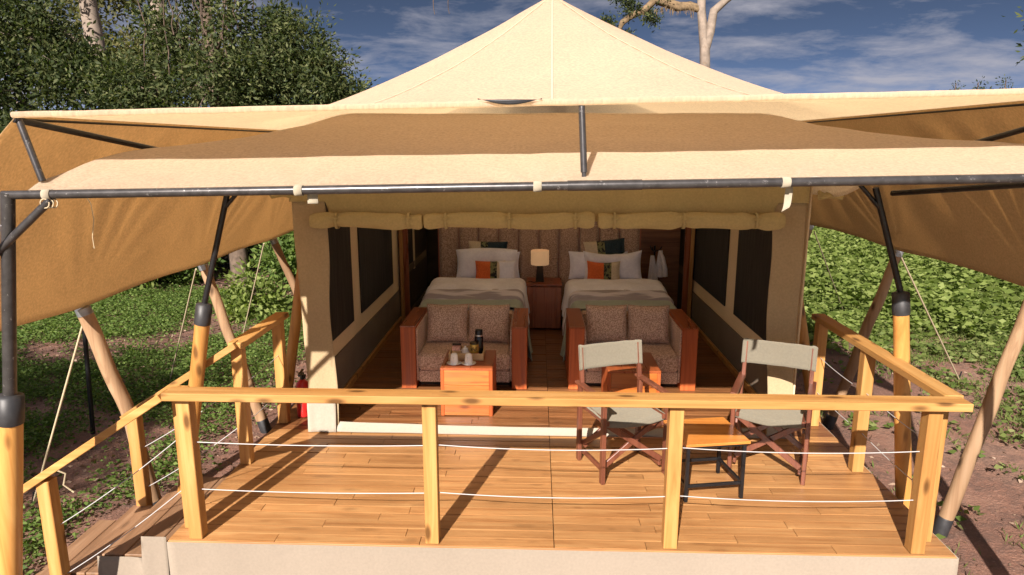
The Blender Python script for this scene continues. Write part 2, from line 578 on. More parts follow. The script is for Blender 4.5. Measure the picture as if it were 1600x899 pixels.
    def mesh(s, name, mats, off=(0, 0, 0)):
        me = bpy.data.meshes.new(name)
        o = Vector(off)
        me.from_pydata([(p[0] - o.x, p[1] - o.y, p[2] - o.z) for p in s.v], [], s.f)
        for x in (mats if isinstance(mats, (list, tuple)) else [mats]):
            me.materials.append(x)
        me.polygons.foreach_set('material_index', s.m)
        me.polygons.foreach_set('use_smooth', s.smooth)
        me.update()
        return me


WORG = {}


def thing(name, label, cat, loc=(0, 0, 0), group=None):
    o = bpy.data.objects.new(name, None)
    COL.objects.link(o)
    o.location = loc
    o.empty_display_size = .1
    o['label'] = label
    o['category'] = cat
    if group:
        o['group'] = group
    WORG[o] = Vector(loc)
    return o


def part(name, mb, mat, parent, label=None, solid=0, kind=None, subsurf=0):
    org = WORG[parent]
    me = mb if isinstance(mb, bpy.types.Mesh) else mb.mesh(name, mat, org)
    o = bpy.data.objects.new(name, me)
    COL.objects.link(o)
    o.parent = parent
    WORG[o] = org
    if label:
        o['label'] = label
    if kind:
        o['kind'] = kind
    if solid:
        md = o.modifiers.new('thickness', 'SOLIDIFY')
        md.thickness = solid
        md.offset = 0
    return o


def single(name, mb, mat, label=None, cat=None, loc=(0, 0, 0), group=None, kind=None, solid=0):
    o = bpy.data.objects.new(name, mb.mesh(name, mat, loc) if isinstance(mb, MB) else mb)
    COL.objects.link(o)
    o.location = loc
    if label:
        o['label'] = label
    if cat:
        o['category'] = cat
    if group:
        o['group'] = group
    if kind:
        o['kind'] = kind
    if solid:
        md = o.modifiers.new('thickness', 'SOLIDIFY')
        md.thickness = solid
        md.offset = 0
    WORG[o] = Vector(loc)
    return o


def dup(root, loc, rotz, label):
    r = root.copy()
    COL.objects.link(r)
    r.location = loc
    r.rotation_euler = (0, 0, rotz)
    r['label'] = label
    for ch in root.children:
        c_ = ch.copy()
        COL.objects.link(c_)
        c_.parent = r
        for g in ch.children:
            d = g.copy()
            COL.objects.link(d)
            d.parent = c_
    return r


def place(root, loc, rotz=0):
    root.location = loc
    root.rotation_euler = (0, 0, rotz)


def fbm(x, y, z=0, s=1.0):
    return noise.noise(Vector((x * s, y * s, z * s)))


def sm(a, b_, x):
    t = min(1, max(0, (x - a) / (b_ - a)))
    return t * t * (3 - 2 * t)


# ------------------------------------------------------------------ ground
def gz(x, y):
    z = -.50 + .05 * fbm(x, y, 0, .45) + .02 * fbm(x, y, 3, 1.7)
    z += .10 * sm(2.6, 6, x) * sm(0, 6, y)
    return z


def axis_pts(lo, hi, far, n):
    a = list(np.linspace(lo, hi, n))
    e = [far * (k / 7) ** 2.2 for k in range(1, 8)]
    return [lo - q for q in reversed(e)] + a + [hi + q for q in e]


gx, gy = axis_pts(-16, 18, 900, 120), axis_pts(-8, 26, 900, 120)
mb = MB()
vs = [(x, y, gz(x, y) if abs(x) < 60 and abs(y) < 60 else -.5) for y in gy for x in gx]
nx = len(gx)
mb.add(vs, [(j * nx + i, j * nx + i + 1, (j + 1) * nx + i + 1, (j + 1) * nx + i) for j in range(len(gy) - 1) for i in range(nx - 1)], 0, True)
single('ground', mb, M['ground'], 'reddish brown bare soil around the tent deck', None, kind='structure')


# ------------------------------------------------------------------ wooden deck with single planks
deck = thing('wooden_deck', 'raised varnished plank deck carrying the tent, chairs and sofas', 'deck', (0, 0, -.5))
mb = MB()
mb.box((0, 3.87, -.15), (4.70, 7.60, .215), ch=0)
for x in (-2.2, -1.1, 0, 1.1, 2.2):
    for y in (.25, 2.2, 4.2, 6.2):
        mb.box((x, y, -.40), (.12, .12, .32))
part('deck_frame', mb, M['inner'], deck)
pm = MB().box((0, 0, -.0145), (1, .0826, .029), ch=0).mesh('plank', M['plank'])
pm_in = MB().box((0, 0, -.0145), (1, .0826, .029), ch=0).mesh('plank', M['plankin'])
row_w = .0885
nplank = 0
row = 0
y = row_w / 2
while y < 5.1:
    half = 2.385 if y < 2.35 else 2.02
    for sgn in (-1, 1):
        cuts = [0.0]
        first = random.uniform(.5, 1.5)
        x = first
        while x < half - .35 and len(cuts) < (3 if y < 2.35 else 2):
            cuts.append(x)
            x += random.uniform(.8, 1.45)
        cuts.append(half)
        for a, b_ in zip(cuts, cuts[1:]):
            ln = b_ - a - .004
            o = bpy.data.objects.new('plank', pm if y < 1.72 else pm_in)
            COL.objects.link(o)
            o.parent = deck
            o.location = (sgn * ((a + b_) / 2 + .0006), y, .5 + random.uniform(-.003, .0012))
            o.scale = (ln, 1, 1)
            nplank += 1
    y += row_w
    row += 1
mb = MB().box((0, 5.1 + 1.3, -.02), (4.04, 2.54, .03))
part('rear_floor', mb, M['inner'], deck)


def skirt_fn(x0, x1, y_, ztop, zbot, amp=.012):
    def fn(u, v_):
        x = x0 + (x1 - x0) * u
        z = ztop + (zbot - ztop) * v_
        return (x, y_ - amp * v_ * (1 + fbm(x, z, 1, 2.6)) - .01 * v_ * fbm(x * 3, z * 5, 4, 1.4), z)
    return fn


mb = MB().grid(90, 10, skirt_fn(-2.39, 2.39, -.012, -.012, -.49))
mb.grid(60, 8, lambda u, v_: (2.396 + .012 * v_, -.01 + 7.6 * u, -.012 - .47 * v_))
part('canvas_skirt', mb, M['pvc'], deck, solid=.004)
# a front nosing board under the first plank row
part('nosing', MB().box((0, -.006, -.016), (4.77, .012, .026), ch=.003), M['plank'], deck)

# ------------------------------------------------------------------ side steps
steps = thing('deck_steps', 'weathered wooden steps going down from the left end of the deck', 'steps', (-2.9, .45, -.5))
for (x0, x1, y0, y1, z) in ((-2.545, -2.40, .03, 1.08, -.13), (-2.70, -2.552, .03, 1.06, -.132), (-2.845, -2.707, .03, .92, -.134),
                            (-2.99, -2.852, .06, .92, -.29), (-3.17, -2.996, .06, .90, -.292),
                            (-3.33, -3.178, .06, .92, -.432), (-3.47, -3.336, .06, .92, -.434)):
    part('tread', MB().box(((x0 + x1) / 2, (y0 + y1) / 2, z - .016), (x1 - x0, y1 - y0, .032), ch=.004), M['tread'], steps)
for x, zt in ((-2.40, -.16), (-2.845, -.32), (-3.165, -.46)):
    for yy in (.14, .86):
        part('bearer', MB().box((x + .06, yy, (zt - .62) / 2), (.06, .05, zt + .62)), M['inner'], steps)


def step_top(x):
    return .012 if x > -2.561 else (-.128 if x > -2.853 else -.285)


xs_ = []
for xa, xb in ((-3.17, -2.8545), (-2.8525, -2.5625), (-2.5595, -2.402)):
    xs_ += list(np.linspace(xa, xb, 9))


def stepskirt(u, v_):
    x = xs_[int(round(u * (len(xs_) - 1)))]
    zt = step_top(x)
    z = zt + (-.62 - zt) * v_
    return (x, .004 - .022 * sm(.012, -.5, z) * (1 + fbm(x * 1.5, z, 2, 3)) - .012 * math.exp(-((x + 2.55) / .05) ** 2) * sm(0, -.15, z), z)


part('canvas_skirt', MB().grid(len(xs_), 14, stepskirt), M['pvc'], steps, solid=.004)


# ------------------------------------------------------------------ railings
def cable(root, pts, n=10, sag=.012):
    mb = MB()
    for a, b_ in zip(pts, pts[1:]):
        a, b_ = Vector(a), Vector(b_)
        mb.tube([a.lerp(b_, k / n) + Vector((0, 0, -sag * 4 * (k / n) * (1 - k / n))) for k in range(n + 1)], .0031, 6)
    return part('cable', mb, M['wire'], root)


def post(root, x, y, z0, z1, w=.082):
    return part('post', MB().box((x, y, (z0 + z1) / 2), (w, w, z1 - z0), ch=.004), M['pinez'], root)


fr = thing('deck_railing', 'long pine railing with white wires along the front edge of the deck', 'railing', (0, .03, 0))
part('handrail', MB().box((.012, .0, .952), (4.62, .125, .048), ch=.004), M['pinex'], fr)
for x in (-2.215, -.745, .70, 2.165):
    post(fr, x, .045, 0, .927)
for i, (a, b_) in enumerate(((-2.17, -.79), (-.70, .66), (.745, 2.12))):
    for z in (.628, .318):
        cable(fr, [(a, .045, z + .006 * i), (b_, .045, z + .006 * i)], sag=.022 if i else .012)

rr_ = thing('deck_railing', 'short pine railing along the right edge of the deck beside the leaning pole', 'railing', (2.29, 1, 0))
part('handrail', MB().box((2.29, 1.045, .955), (.11, 1.955, .046), ch=.004), M['piney'], rr_)
for x, y in ((2.275, .175), (2.285, 1.09), (2.295, 1.94)):
    post(rr_, x, y, 0, .931)
for z in (.62, .31):
    cable(rr_, [(2.275, .215, z), (2.285, 1.05, z)])
    cable(rr_, [(2.285, 1.13, z), (2.295, 1.9, z)])

lr = thing('deck_railing', 'short pine railing on the left deck edge between steps and tent', 'railing', (-2.31, 1.45, 0))
part('handrail', MB().box((-2.31, 1.44, .955), (.115, .94, .046), ch=.004), M['piney'], lr)
for y in (1.05, 1.84):
    post(lr, -2.33, y, 0, .931)
for z in (.62, .31):
    cable(lr, [(-2.33, 1.09, z), (-2.33, 1.80, z)])

sr = thing('stair_railing', 'sloping pine stair rail running down from the front deck corner', 'railing', (-2.8, .03, -.3))
part('handrail', MB().bar((-2.31, .0, .945), (-3.345, .0, .265), .115, .046, ch=.004), M['pinex'], sr)
post(sr, -2.305, .165, 0, .93)
post(sr, -3.115, .01, -.5, .385)
cable(sr, [(-2.34, .15, .60), (-3.08, .02, .07)], sag=.02)
cable(sr, [(-2.34, .15, .26), (-3.08, .02, -.27)], sag=.02)
sb = thing('stair_railing', 'sloping pine stair rail on the far side of the steps', 'railing', (-2.8, .95, -.3))
part('handrail', MB().bar((-2.30, .975, .968), (-3.17, .92, .41), .10, .046, ch=.004), M['pinex'], sb)
post(sb, -3.10, .925, -.5, .435)
cable(sb, [(-2.36, 1.03, .62), (-3.07, .93, .16)], sag=.02)
cable(sb, [(-2.36, 1.03, .30), (-3.07, .93, -.16)], sag=.02)


# ------------------------------------------------------------------ tent posts (round pine below, black steel above)
def tent_post(label, base, sl, top, group, rw=.056, rm=.021, fork=0, collar=.125):
    root = thing('tent_post', label, 'tent post', base, group)
    b_, s_, t_ = Vector(base), Vector(sl), Vector(top)
    pts = [b_.lerp(s_, k / 8) for k in range(9)]
    part('wooden_pole', MB().tube(pts, [rw * (1.04 - .08 * k / 8) for k in range(9)], 14, wob=.06), M['post'], root)
    d = (s_ - b_).normalized()
    part('sleeve', MB().tube([s_ - d * .02, s_ + d * .0, s_ + d * collar, s_ + d * (collar + .012)], [rw * 1.05, rw * 1.07, rw * 1.05, rm], 14), M['sleeve'], root)
    part('steel_pole', MB().tube([s_ + d * collar, t_], rm, 12), M['pipe'] if fork == 0 else M['iron'], root)
    if fork:
        e = t_ - (t_ - s_).normalized() * .14
        part('fork', MB().tube([e, e + Vector((-fork * .14, 0, .15))], rm * .7, 8), M['iron'], root)
    return root


tent_post('round pine post with black sleeve at the bottom left corner', (-3.05, -.56, -.55), (-2.802, -.56, 1.02), (-2.635, -.56, 2.165), 'posts carrying the awning', .060, .031)
tent_post('round pine front post at the far right awning corner', (2.83, -.56, -.55), (2.745, -.56, 1.04), (2.64, -.56, 2.26), 'posts carrying the awning', .060, .031)
tent_post('leaning pine post with black steel top behind the stair rails', (-2.80, .85, -.5), (-2.475, .85, 1.17), (-2.21, .85, 2.10), 'posts carrying the awning', .052, .020, -1)
tent_post('leaning pine post with black steel top outside the right railing', (2.58, .85, -.5), (2.325, .80, 1.30), (2.06, .78, 2.12), 'posts carrying the awning', .052, .020, 1)
tent_post('brown leaning post between left railing and tent wall', (-2.68, 2.6, -.5), (-2.33, 2.6, 1.35), (-2.18, 2.6, 2.05), 'posts carrying the awning', .052, .02)
tent_post('brown leaning post beside the right tent wall', (2.66, 2.6, -.5), (2.28, 2.6, 1.20), (2.16, 2.6, 2.05), 'posts carrying the awning', .052, .02)


# ------------------------------------------------------------------ outer leaning poles and guy ropes
def lean_pole(label, foot, top, r=.058, bend=(0, 0, 0)):
    root = thing('leaning_pole', label, 'pole', foot, 'leaning poles holding out the fly edge')
    a, b_ = Vector(foot), Vector(top)
    bd = Vector(bend)
    P = lambda t: a.lerp(b_, t) + bd * math.sin(math.pi * t)
    pts = [P(.05 + .95 * k / 16) + Vector((.007 * math.sin(k * .9 + foot[1]), .007 * math.sin(k * .7 + foot[0] * 3), 0)) * math.sin(math.pi * k / 16) for k in range(17)]
    part('pole', MB().tube(pts, [r * (1.08 - .16 * k / 16) for k in range(17)], 14, wob=.14), M['pole'], root)
    part('foot_cap', MB().tube([P(-.03), P(.045), P(.05)], [r * 1.10, r * 1.12, r * 1.05], 14), M['sleeve'], root)
    part('top_cap', MB().tube([P(.975), P(1.005)], [r * .98, r * .98], 14), M['galv'], root)
    return root


lean_pole('thick peeled pole bending toward the stair rail, left of the steps', (-3.20, 1.22, -.5), (-3.42, .98, 1.22), .055, (.05, 0, 0))
lean_pole('slim peeled pole rising behind the left black steel post', (-2.92, 2.79, -.47), (-3.42, 2.81, 1.22), .052)
lean_pole('thin pale pole against bushes just left of the tent front', (-2.90, 4.9, -.47), (-3.38, 4.55, 1.24), .048)
lean_pole('weathered pole leaning at the far right edge of the deck', (2.985, 1.10, -.47), (3.33, 1.0, 1.43), .049)
lean_pole('grey brown pole crossing behind the right black steel post', (2.955, 3.08, -.46), (3.44, 3.05, 1.36), .050)
lean_pole('pale pole just visible beside the right tent wall', (2.95, 5.3, -.46), (3.42, 5.22, 1.37), .052)


def guy(label, a, b_, loose=False):
    root = thing('guy_rope', label, 'rope', b_, 'guy ropes of the fly sheet')
    a, b_ = Vector(a), Vector(b_)
    part('rope', MB().tube([a.lerp(b_, k / 6) for k in range(7)], .0085, 6), M['rope'], root)
    part('peg', MB().tube([b_ + Vector((.02, 0, .10)), b_ + Vector((-.03, 0, -.12))], .009, 6), M['iron'], root)
    if loose:
        p = a.lerp(b_, .84)
        part('rope_tail', MB().tube([p, p + Vector((.10, 0, .06)), p + Vector((.19, .02, .01)), p + Vector((.16, .02, -.09)), p + Vector((.23, .03, -.16))], .008, 6), M['rope'], root)


guy('pale guy rope slanting down at far left beside the corner post', (-3.45, 1.05, 1.17), (-4.22, 1.22, -.48), True)
guy('pale guy rope left of the steel post behind the stairs', (-3.45, 2.72, 1.20), (-4.64, 4.12, -.48))
guy('pale guy rope in front of the tree trunk at left', (-3.45, 4.42, 1.21), (-4.40, 5.61, -.48))
guy('pale guy rope by the herbs right of the tent wall', (3.45, 5.15, 1.30), (5.16, 7.85, -.42))
guy('pale guy rope right of the right steel post', (3.45, 3.05, 1.35), (5.10, 4.47, -.44))
single('metal_stake', MB().tube([(-4.62, 2.6, -.55), (-4.55, 2.6, .95)], .022, 8), M['iron'],
       'thin dark metal stake standing under the left fly edge', 'stake', (-4.62, 2.6, -.5))


# ------------------------------------------------------------------ fly sheet
AY = 2.6


def ze(x):
    return 2.585 + .020 * x


def flyz(x, y):
    back = AY + 4.6
    yy = y - AY if y < AY else (0 if y < back else y - back)
    ly = 3.0 if y < AY else 2.0
    r = math.sqrt((x / 2.62) ** 2 + (yy / ly) ** 2)
    # panels between the seams are a little flatter than a cone
    ph = math.degrees(math.atan2(abs(x) / 2.62, abs(yy) / ly + 1e-9))
    if ph < 25.4:
        k = math.cos(R(ph)) / math.cos(R(25.4))
        k = math.cos(R(ph)) / math.cos(R(25.4))
    else:
        k = math.cos(R(ph - 57.7)) / math.cos(R(32.3))
    r *= 1 + .42 * (k - 1)
    h = 1.08 * max(0, 1 - r) ** 1.31
    if AY < y < back:                      # the ridge between the two peaks sags
        h *= 1 - .30 * math.sin(math.pi * (y - AY) / (back - AY)) ** .6
    if r < .045:
        h += .03 * (1 - r / .045)
    d = 1.0 + .012 * fbm(x, y, 5, 2.2)
    return ze(x) + h * d


fly = thing('fly_sheet', 'peaked cream canvas fly stretched over the whole tent', 'tent fly', (0, 2.6, 2.58))
NX, NY = 81, 105


def fy(v_):
    return -.42 + 9.4 * (v_ ** 1.35)


mb = MB().grid(NX, NY, lambda u, v_: (-2.64 + 5.28 * u, fy(v_), flyz(-2.64 + 5.28 * u, fy(v_))), flip=False)
part('canopy', mb, M['fly'], fly, solid=.004)


def skirt(side):
    # side sheet hanging outwards from the eave pipe to the leaning poles
    tops = (0.97, 2.8, 4.6, 6.6, 8.6) if side < 0 else (1.02, 3.05, 5.22, 7.0, 8.8)
    zl = 1.23 if side < 0 else 1.375

    def fn(u, v_):
        y = -.42 + 9.4 * u
        d = min(abs(y - t) for t in tops)
        xo = side * (3.43 - .05 * sm(0, 1, d))
        zo = zl + .035 * sm(0, .9, d)
        if y < .9:
            zo += .02 * (.9 - y)
        x0, z0 = side * 2.64, ze(side * 2.64)
        x = x0 + (xo - x0) * v_
        z = z0 + (zo - z0) * v_ + .16 * math.sin(math.pi * v_) * (.7 + .3 * math.cos(y * 1.1))
        z += .018 * math.sin(math.pi * v_) * fbm(x * 2, y, 2, 1.5)
        near = min(tops, key=lambda t: abs(y - t))
        an = math.atan2(y - near, (1 - v_) * 1.2 + .05)
        pull = math.exp(-abs(y - near) / .75) * v_ * (1 - v_) * 4
        rip = .010 * pull * math.sin(an * 17 + near) + .006 * math.sin(math.pi * v_) * math.sin(y * 9 + 3 * v_ + 2 * fbm(y, v_ * 2, 3))
        z += rip
        x += side * rip * .7
        # front hem flares outward a little
        return (x, y - .10 * v_ * (1 - sm(0, .5, u * 9.4)), z)
    return MB().grid(190, 34, fn, flip=side > 0)


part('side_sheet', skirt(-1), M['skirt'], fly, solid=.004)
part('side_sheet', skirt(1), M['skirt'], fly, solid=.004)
# rolled front hem
mb = MB().tube([(-2.66 + 5.32 * k / 60, -.425, ze(-2.66 + 5.32 * k / 60) + .003 * fbm(k * .4, 0, 0)) for k in range(61)], .015, 8)
part('hem', mb, M['fly'], fly)
# pulled-open stretch of the hem
mb = MB().grid(24, 5, lambda u, v_: (-.40 + .30 * u, -.447 - .012 * math.sin(math.pi * u), ze(0) + .012 - .03 * math.sin(math.pi * u) * v_ + .006 * v_))
part('hem_opening', mb, M['iron'], fly, solid=.003)


def seam(x1, y1, off=.004):
    mb = MB()
    n = 40
    pts = []
    for k in range(n + 1):
        t = .02 + .97 * k / n
        x, y = x1 * t, AY + (y1 - AY) * t
        pts.append(Vector((x, y, flyz(x, y) + off)))
    sd = Vector((y1 - AY, -x1, 0)).normalized() * .006
    vs = []
    for p in pts:
        vs += [p - sd, p + sd]
    mb.add(vs, [(2 * k, 2 * k + 1, 2 * k + 3, 2 * k + 2) for k in range(n)], 0, True)
    return mb


for x1, y1 in ((-.05, -.41), (-1.22, -.29), (1.22, -.29)):
    part('seam', seam(x1, y1), M['seam'], fly, solid=.002)

# steel frame of fly and awning
fra = thing('awning_frame', 'worn black steel pipe frame across the front of the awning', 'awning frame', (0, -.55, 2.2))


def pz(x):
    return 2.205 + .0185 * x


part('front_pipe', MB().tube([(-2.66, -.56, pz(-2.66)), (.05, -.56, pz(.05)), (2.66, -.56, pz(2.66))], .0215, 14), M['pipe'], fra)
part('pipe_joint', MB().tube([(.02, -.56, pz(.02)), (.36, -.56, pz(.36))], .0245, 14), M['pipe'], fra)
part('strut', MB().tube([(-2.655, -.40, 2.525), (-2.56, -.42, 2.215)], .0165, 10), M['pipe'], fra)
part('strut', MB().tube([(2.655, -.40, 2.64), (2.56, -.42, 2.29)], .0165, 10), M['pipe'], fra)
mb = MB().tube([(.087, -.41, 2.58), (.102, -.45, 2.262)], .0165, 10).tube([(.102, -.45, 2.28), (.102, -.452, 2.235)], .011, 8)
part('strut', mb, M['pipe'], fra)
for s_ in (-1, 1):
    part('fly_rafter', MB().tube([(s_ * 2.66, -.42, ze(s_ * 2.66) - .02), (s_ * 2.22, .80, 2.27)], .0165, 10), M['iron'], fra)
    part('eave_pipe', MB().tube([(s_ * 2.645, -.42, ze(s_ * 2.6) - .022), (s_ * 2.645, 8.9, ze(s_ * 2.6) - .022)], .007, 8), M['iron'], fra)
    part('side_pipe', MB().tube([(s_ * 2.62, -.55, pz(s_ * 2.62)), (s_ * 2.20, .84, 2.08)], .018, 8), M['iron'], fra)
part('loose_cord', MB().tube([(-2.43, -.35, 2.19), (-2.37, -.36, 2.10), (-2.365, -.36, 2.02), (-2.39, -.35, 1.93), (-2.388, -.35, 1.87)], .0022, 5), M['rope'], fra)
part('brace', MB().tube([(-2.43, -.56, 2.135), (-2.80, -.60, 1.80)], .0195, 10), M['pipe'], fra)
mb = MB().tube([(-2.64, -.63, 2.02), (-2.70, -.63, 1.90), (-2.86, -.61, 1.70)], .007, 6)
mb.tube([(-2.68, -.65, 1.97), (-2.79, -.64, 1.84), (-2.84, -.62, 1.66)], .007, 6)
mb.tube([(-2.79 + .028 * math.cos(k), -.60 + .03 * math.sin(k), 1.81 + .002 * k) for k in range(0, 16)], .006, 5)
part('lashing', mb, M['wire'], fra)
for k, x in enumerate((-2.44, -1.232, -.118, 1.008, 2.3)):
    zc = pz(x)
    mb = MB().grid(18, 2, lambda u, v_: (x - .019 + .038 * v_, -.56 + .0245 * math.cos(u * 5.6 + 1.9), zc + .0245 * math.sin(u * 5.6 + 1.9)))
    part('strap', mb, M['strap'], fra, solid=.003)
mb = MB().grid(3, 10, lambda u, v_: (1.02 + .034 * u + .035 * v_ - .05 * v_ * v_, -.535 + .02 * math.sin(v_ * 4), pz(1.0) - .02 - .115 * v_ + .02 * u * v_))
part('strap_tail', mb, M['strap'], fra, solid=.003)
mb = MB().grid(3, 6, lambda u, v_: (-1.205 + .05 * u, -.53, pz(-1.2) - .02 - .045 * v_))
part('strap_tail', mb, M['strap'], fra, solid=.003)
mb = MB()
for k in range(3):
    mb.tube([(-2.44 + .022 * math.cos(a) + .012 * k - .01, -.575 + .012 * k, 2.118 + .022 * math.sin(a)) for a in np.linspace(0, 6.3, 12)], .0035, 5, False)
part('strap_knot', mb, M['rope'], fra)


# ------------------------------------------------------------------ the tent
tent = thing('safari_tent', 'tan canvas safari tent with its front flaps rolled up', 'tent', (0, 1.7, 0))


def roofz(x, y):
    if y < 0:
        c = 2.222 + (2.372 - 2.222) * (y + .55) / .55
    elif y < .5:
        c = 2.372 + .135 * y / .5
    elif y < 1.0:
        c = 2.507 + .085 * (y - .5) / .5
    elif y < 1.7:
        c = 2.592 + .03 * (y - 1) / .7
    else:
        c = 2.622 - .02 * (y - 1.7)
    s_ = .62 * sm(-.15, 1.7, y) ** 1.15
    w = 2.60 - .40 * sm(-.55, .7, y) - .05 * sm(.7, 1.7, y)
    q = max(0, abs(x) / w - .62) / .38
    z = c - s_ * q ** 1.75
    z += .0185 * x * (1 - sm(-.55, .8, y))
    # belly between pipe and eave, small wrinkles along the pipe
    z += .006 * fbm(x * 1.2, y * 2, 8, 1.6)
    for xs in (-2.44, -1.232, -.118, 1.008, 2.3):          # the cloth is drawn to the straps on the pipe
        dxs = x - xs
        z += .010 * math.exp(-(y + .56) * 3.2 - (dxs / .45) ** 2) * math.cos(math.atan2(dxs, y + .62) * 11)
    z -= .014 * math.exp(-(y + .5) * 4) * abs(math.sin(x * 2.8))
    z += .005 * fbm(x * .9 + y * 2.2, y * 3.5 - x * .6, 2, 2.0)
    return z


def roof_fn(u, v_):
    y = -.56 + 8.3 * v_ ** 1.8
    w = 2.60 - .40 * sm(-.55, .7, y) - .05 * sm(.7, 1.7, y)
    x = (2 * u - 1) * w
    return (x, y, roofz(x, y))


part('awning_roof', MB().grid(170, 110, roof_fn), M['awning'], tent, solid=.004)
for ys in (.95,):
    part('awning_seam', MB().grid(240, 2, lambda u, v_: ((2 * u - 1) * 2.2, ys + .016 * v_ + .01 * math.sin(u * 3), roofz((2 * u - 1) * 2.2, ys + .016 * v_ + .01 * math.sin(u * 3)) + .008)), M['seam'], tent)

FY = 1.68
OX0, OX1, OZ = -1.795, 1.735, 1.80       # door opening


def edge_x(s_, z):
    return s_ * (2.03 + .05 * z / 2) if s_ < 0 else 2.0 - .02 * z / 2


def fold(x, z):
    return .030 * fbm(x * 5, z * .7, 1, 1.5) + .034 * fbm(x * 1.6 + z * .9, z * .8, 3, 1.8) * sm(0, 1.9, z)


def panel_fn(s_):
    def fn(u, v_):
        z = .02 + 1.93 * v_
        a, b_ = (edge_x(-1, z), OX0 - .02 * v_ + .012 * math.sin(5 * z)) if s_ < 0 else (OX1 + .06 - .075 * v_ + .01 * math.sin(5 * z), edge_x(1, z))
        x = a + (b_ - a) * u
        return (x, FY + fold(x, z) - .035 * (1 - v_) ** 3, z)
    return fn


part('front_panel', MB().grid(16, 50, panel_fn(-1)), M['panel'], tent, solid=.005)
part('front_panel', MB().grid(16, 50, panel_fn(1)), M['panel'], tent, solid=.005)


def valance_fn(u, v_):
    x = -2.09 + 4.08 * u
    zt = roofz(x, 1.7) - .012
    z = 1.795 + (zt - 1.795) * v_
    if z < 1.95 and (x < OX0 or x > OX1):
        z = max(z, 1.949)
    return (x, FY + .004 + fold(x, z) * .8 - .03 * math.sin(math.pi * v_), z)


part('valance', MB().grid(90, 14, valance_fn), M['tent'], tent, solid=.005)


# bottom sill strip across the opening
mb = MB().grid(70, 6, lambda u, v_: (-1.80 + 3.56 * u, FY - .055 - .02 * math.sin(3 * u) + .05 * v_ * v_ - .008 * fbm(u * 9, v_, 0), .008 + (.07 - .02 * math.sin(math.pi * u)) * v_))
part('door_sill', mb, M['pvcsill'], tent, solid=.006)
mb = MB().grid(12, 8, lambda u, v_: (-2.045 + .24 * u, FY - .062 + .02 * v_ - .01 * fbm(u * 5, v_ * 2), .006 + .30 * v_))
part('panel_hem', mb, M['pvcsill'], tent, solid=.005)
mb = MB().grid(12, 8, lambda u, v_: (1.80 + .20 * u, FY - .055 + .02 * v_ - .01 * fbm(u * 5, v_ * 2), .006 + .22 * v_))
part('panel_hem', mb, M['pvcsill'], tent, solid=.005)


# rolled flaps tied with tapes
def flap(x0, x1, ties):
    def fn(u, v_):
        x = x0 + (x1 - x0) * v_
        th = 2 * math.pi * u
        pin = max(math.exp(-((x - t) / .055) ** 2) for t in ties)
        r = .061 * (1 - .24 * pin) + .009 * fbm(x * 3, math.cos(th), math.sin(th), 1.6) * (1 - pin) + .008 * pin * math.sin(6 * th)
        r += .006 * math.exp(-(min(abs(x - t) for t in ties) - .10) ** 2 / .003) * math.sin(th * 4 + x * 9)
        r *= 1 + .06 * math.sin(th * 3 + x * 5)
        e = min(v_, 1 - v_) * (x1 - x0)
        r *= .80 + .20 * sm(0, .03, e)
        return (x, FY - .105 + r * math.cos(th), 1.812 + .004 * x + .012 * math.sin(x * 7) * .5 + r * 1.0 * math.sin(th))
    mb = MB().grid(26, 70, fn, closeu=True)
    for xe in (x0, x1):
        mb.lathe([(.0, 0), (.022, 0), (.03, .004)], (0, 0, 0), 3) if False else None
        c_ = Vector((xe, FY - .105, 1.812))
        sg = -1 if xe == x0 else 1
        ring = [Vector(fn(k / 26, 0 if xe == x0 else 1)) for k in range(26)]
        inner = [c_ + (p - c_) * .55 + Vector((-sg * .012, 0, 0)) for p in ring]
        mb.add(ring + inner + [c_ + Vector((-sg * .006, 0, 0))],
               [(k, (k + 1) % 26, 26 + (k + 1) % 26, 26 + k) for k in range(26)] + [(26 + k, 26 + (k + 1) % 26, 52) for k in range(26)], 0, True)
    f = part('rolled_flap', mb, M['tent'], tent)
    for t in ties:
        mb = MB().grid(20, 3, lambda u, v_: (t - .010 + .02 * v_, FY - .105 + .062 * math.cos(2 * math.pi * u), 1.812 + .004 * t + .062 * math.sin(2 * math.pi * u)), closeu=True)
        mb.tube([(t - .022, FY - .172, 1.835), (t, FY - .166, 1.83), (t + .024, FY - .172, 1.84)], .006, 6)
        part('tie_tape', mb, M['tent'], f, solid=.003)


flap(-1.90, -1.015, (-1.69, -1.12))
flap(-1.00, .325, (-.83, -.335, .18))
flap(.355, 1.775, (.48, 1.01, 1.56))
# side flap bundles at the tent corners
for s_ in (-1, 1):
    mb = MB()
    for k in range(4):
        a = Vector((s_ * (2.06 + .0 * k), FY - .01, 1.98 + .018 * k))
        mb.tube([a, a + Vector((s_ * .07, -.04 + .02 * k, .03 - .02 * k)), a + Vector((s_ * .15, -.06 + .03 * k, .01 + .03 * k)), a + Vector((s_ * .20, -.03, .07 - .03 * k))], [.014, .022, .018, .008], 7)
    part('corner_tie', mb, M['tent'], tent)


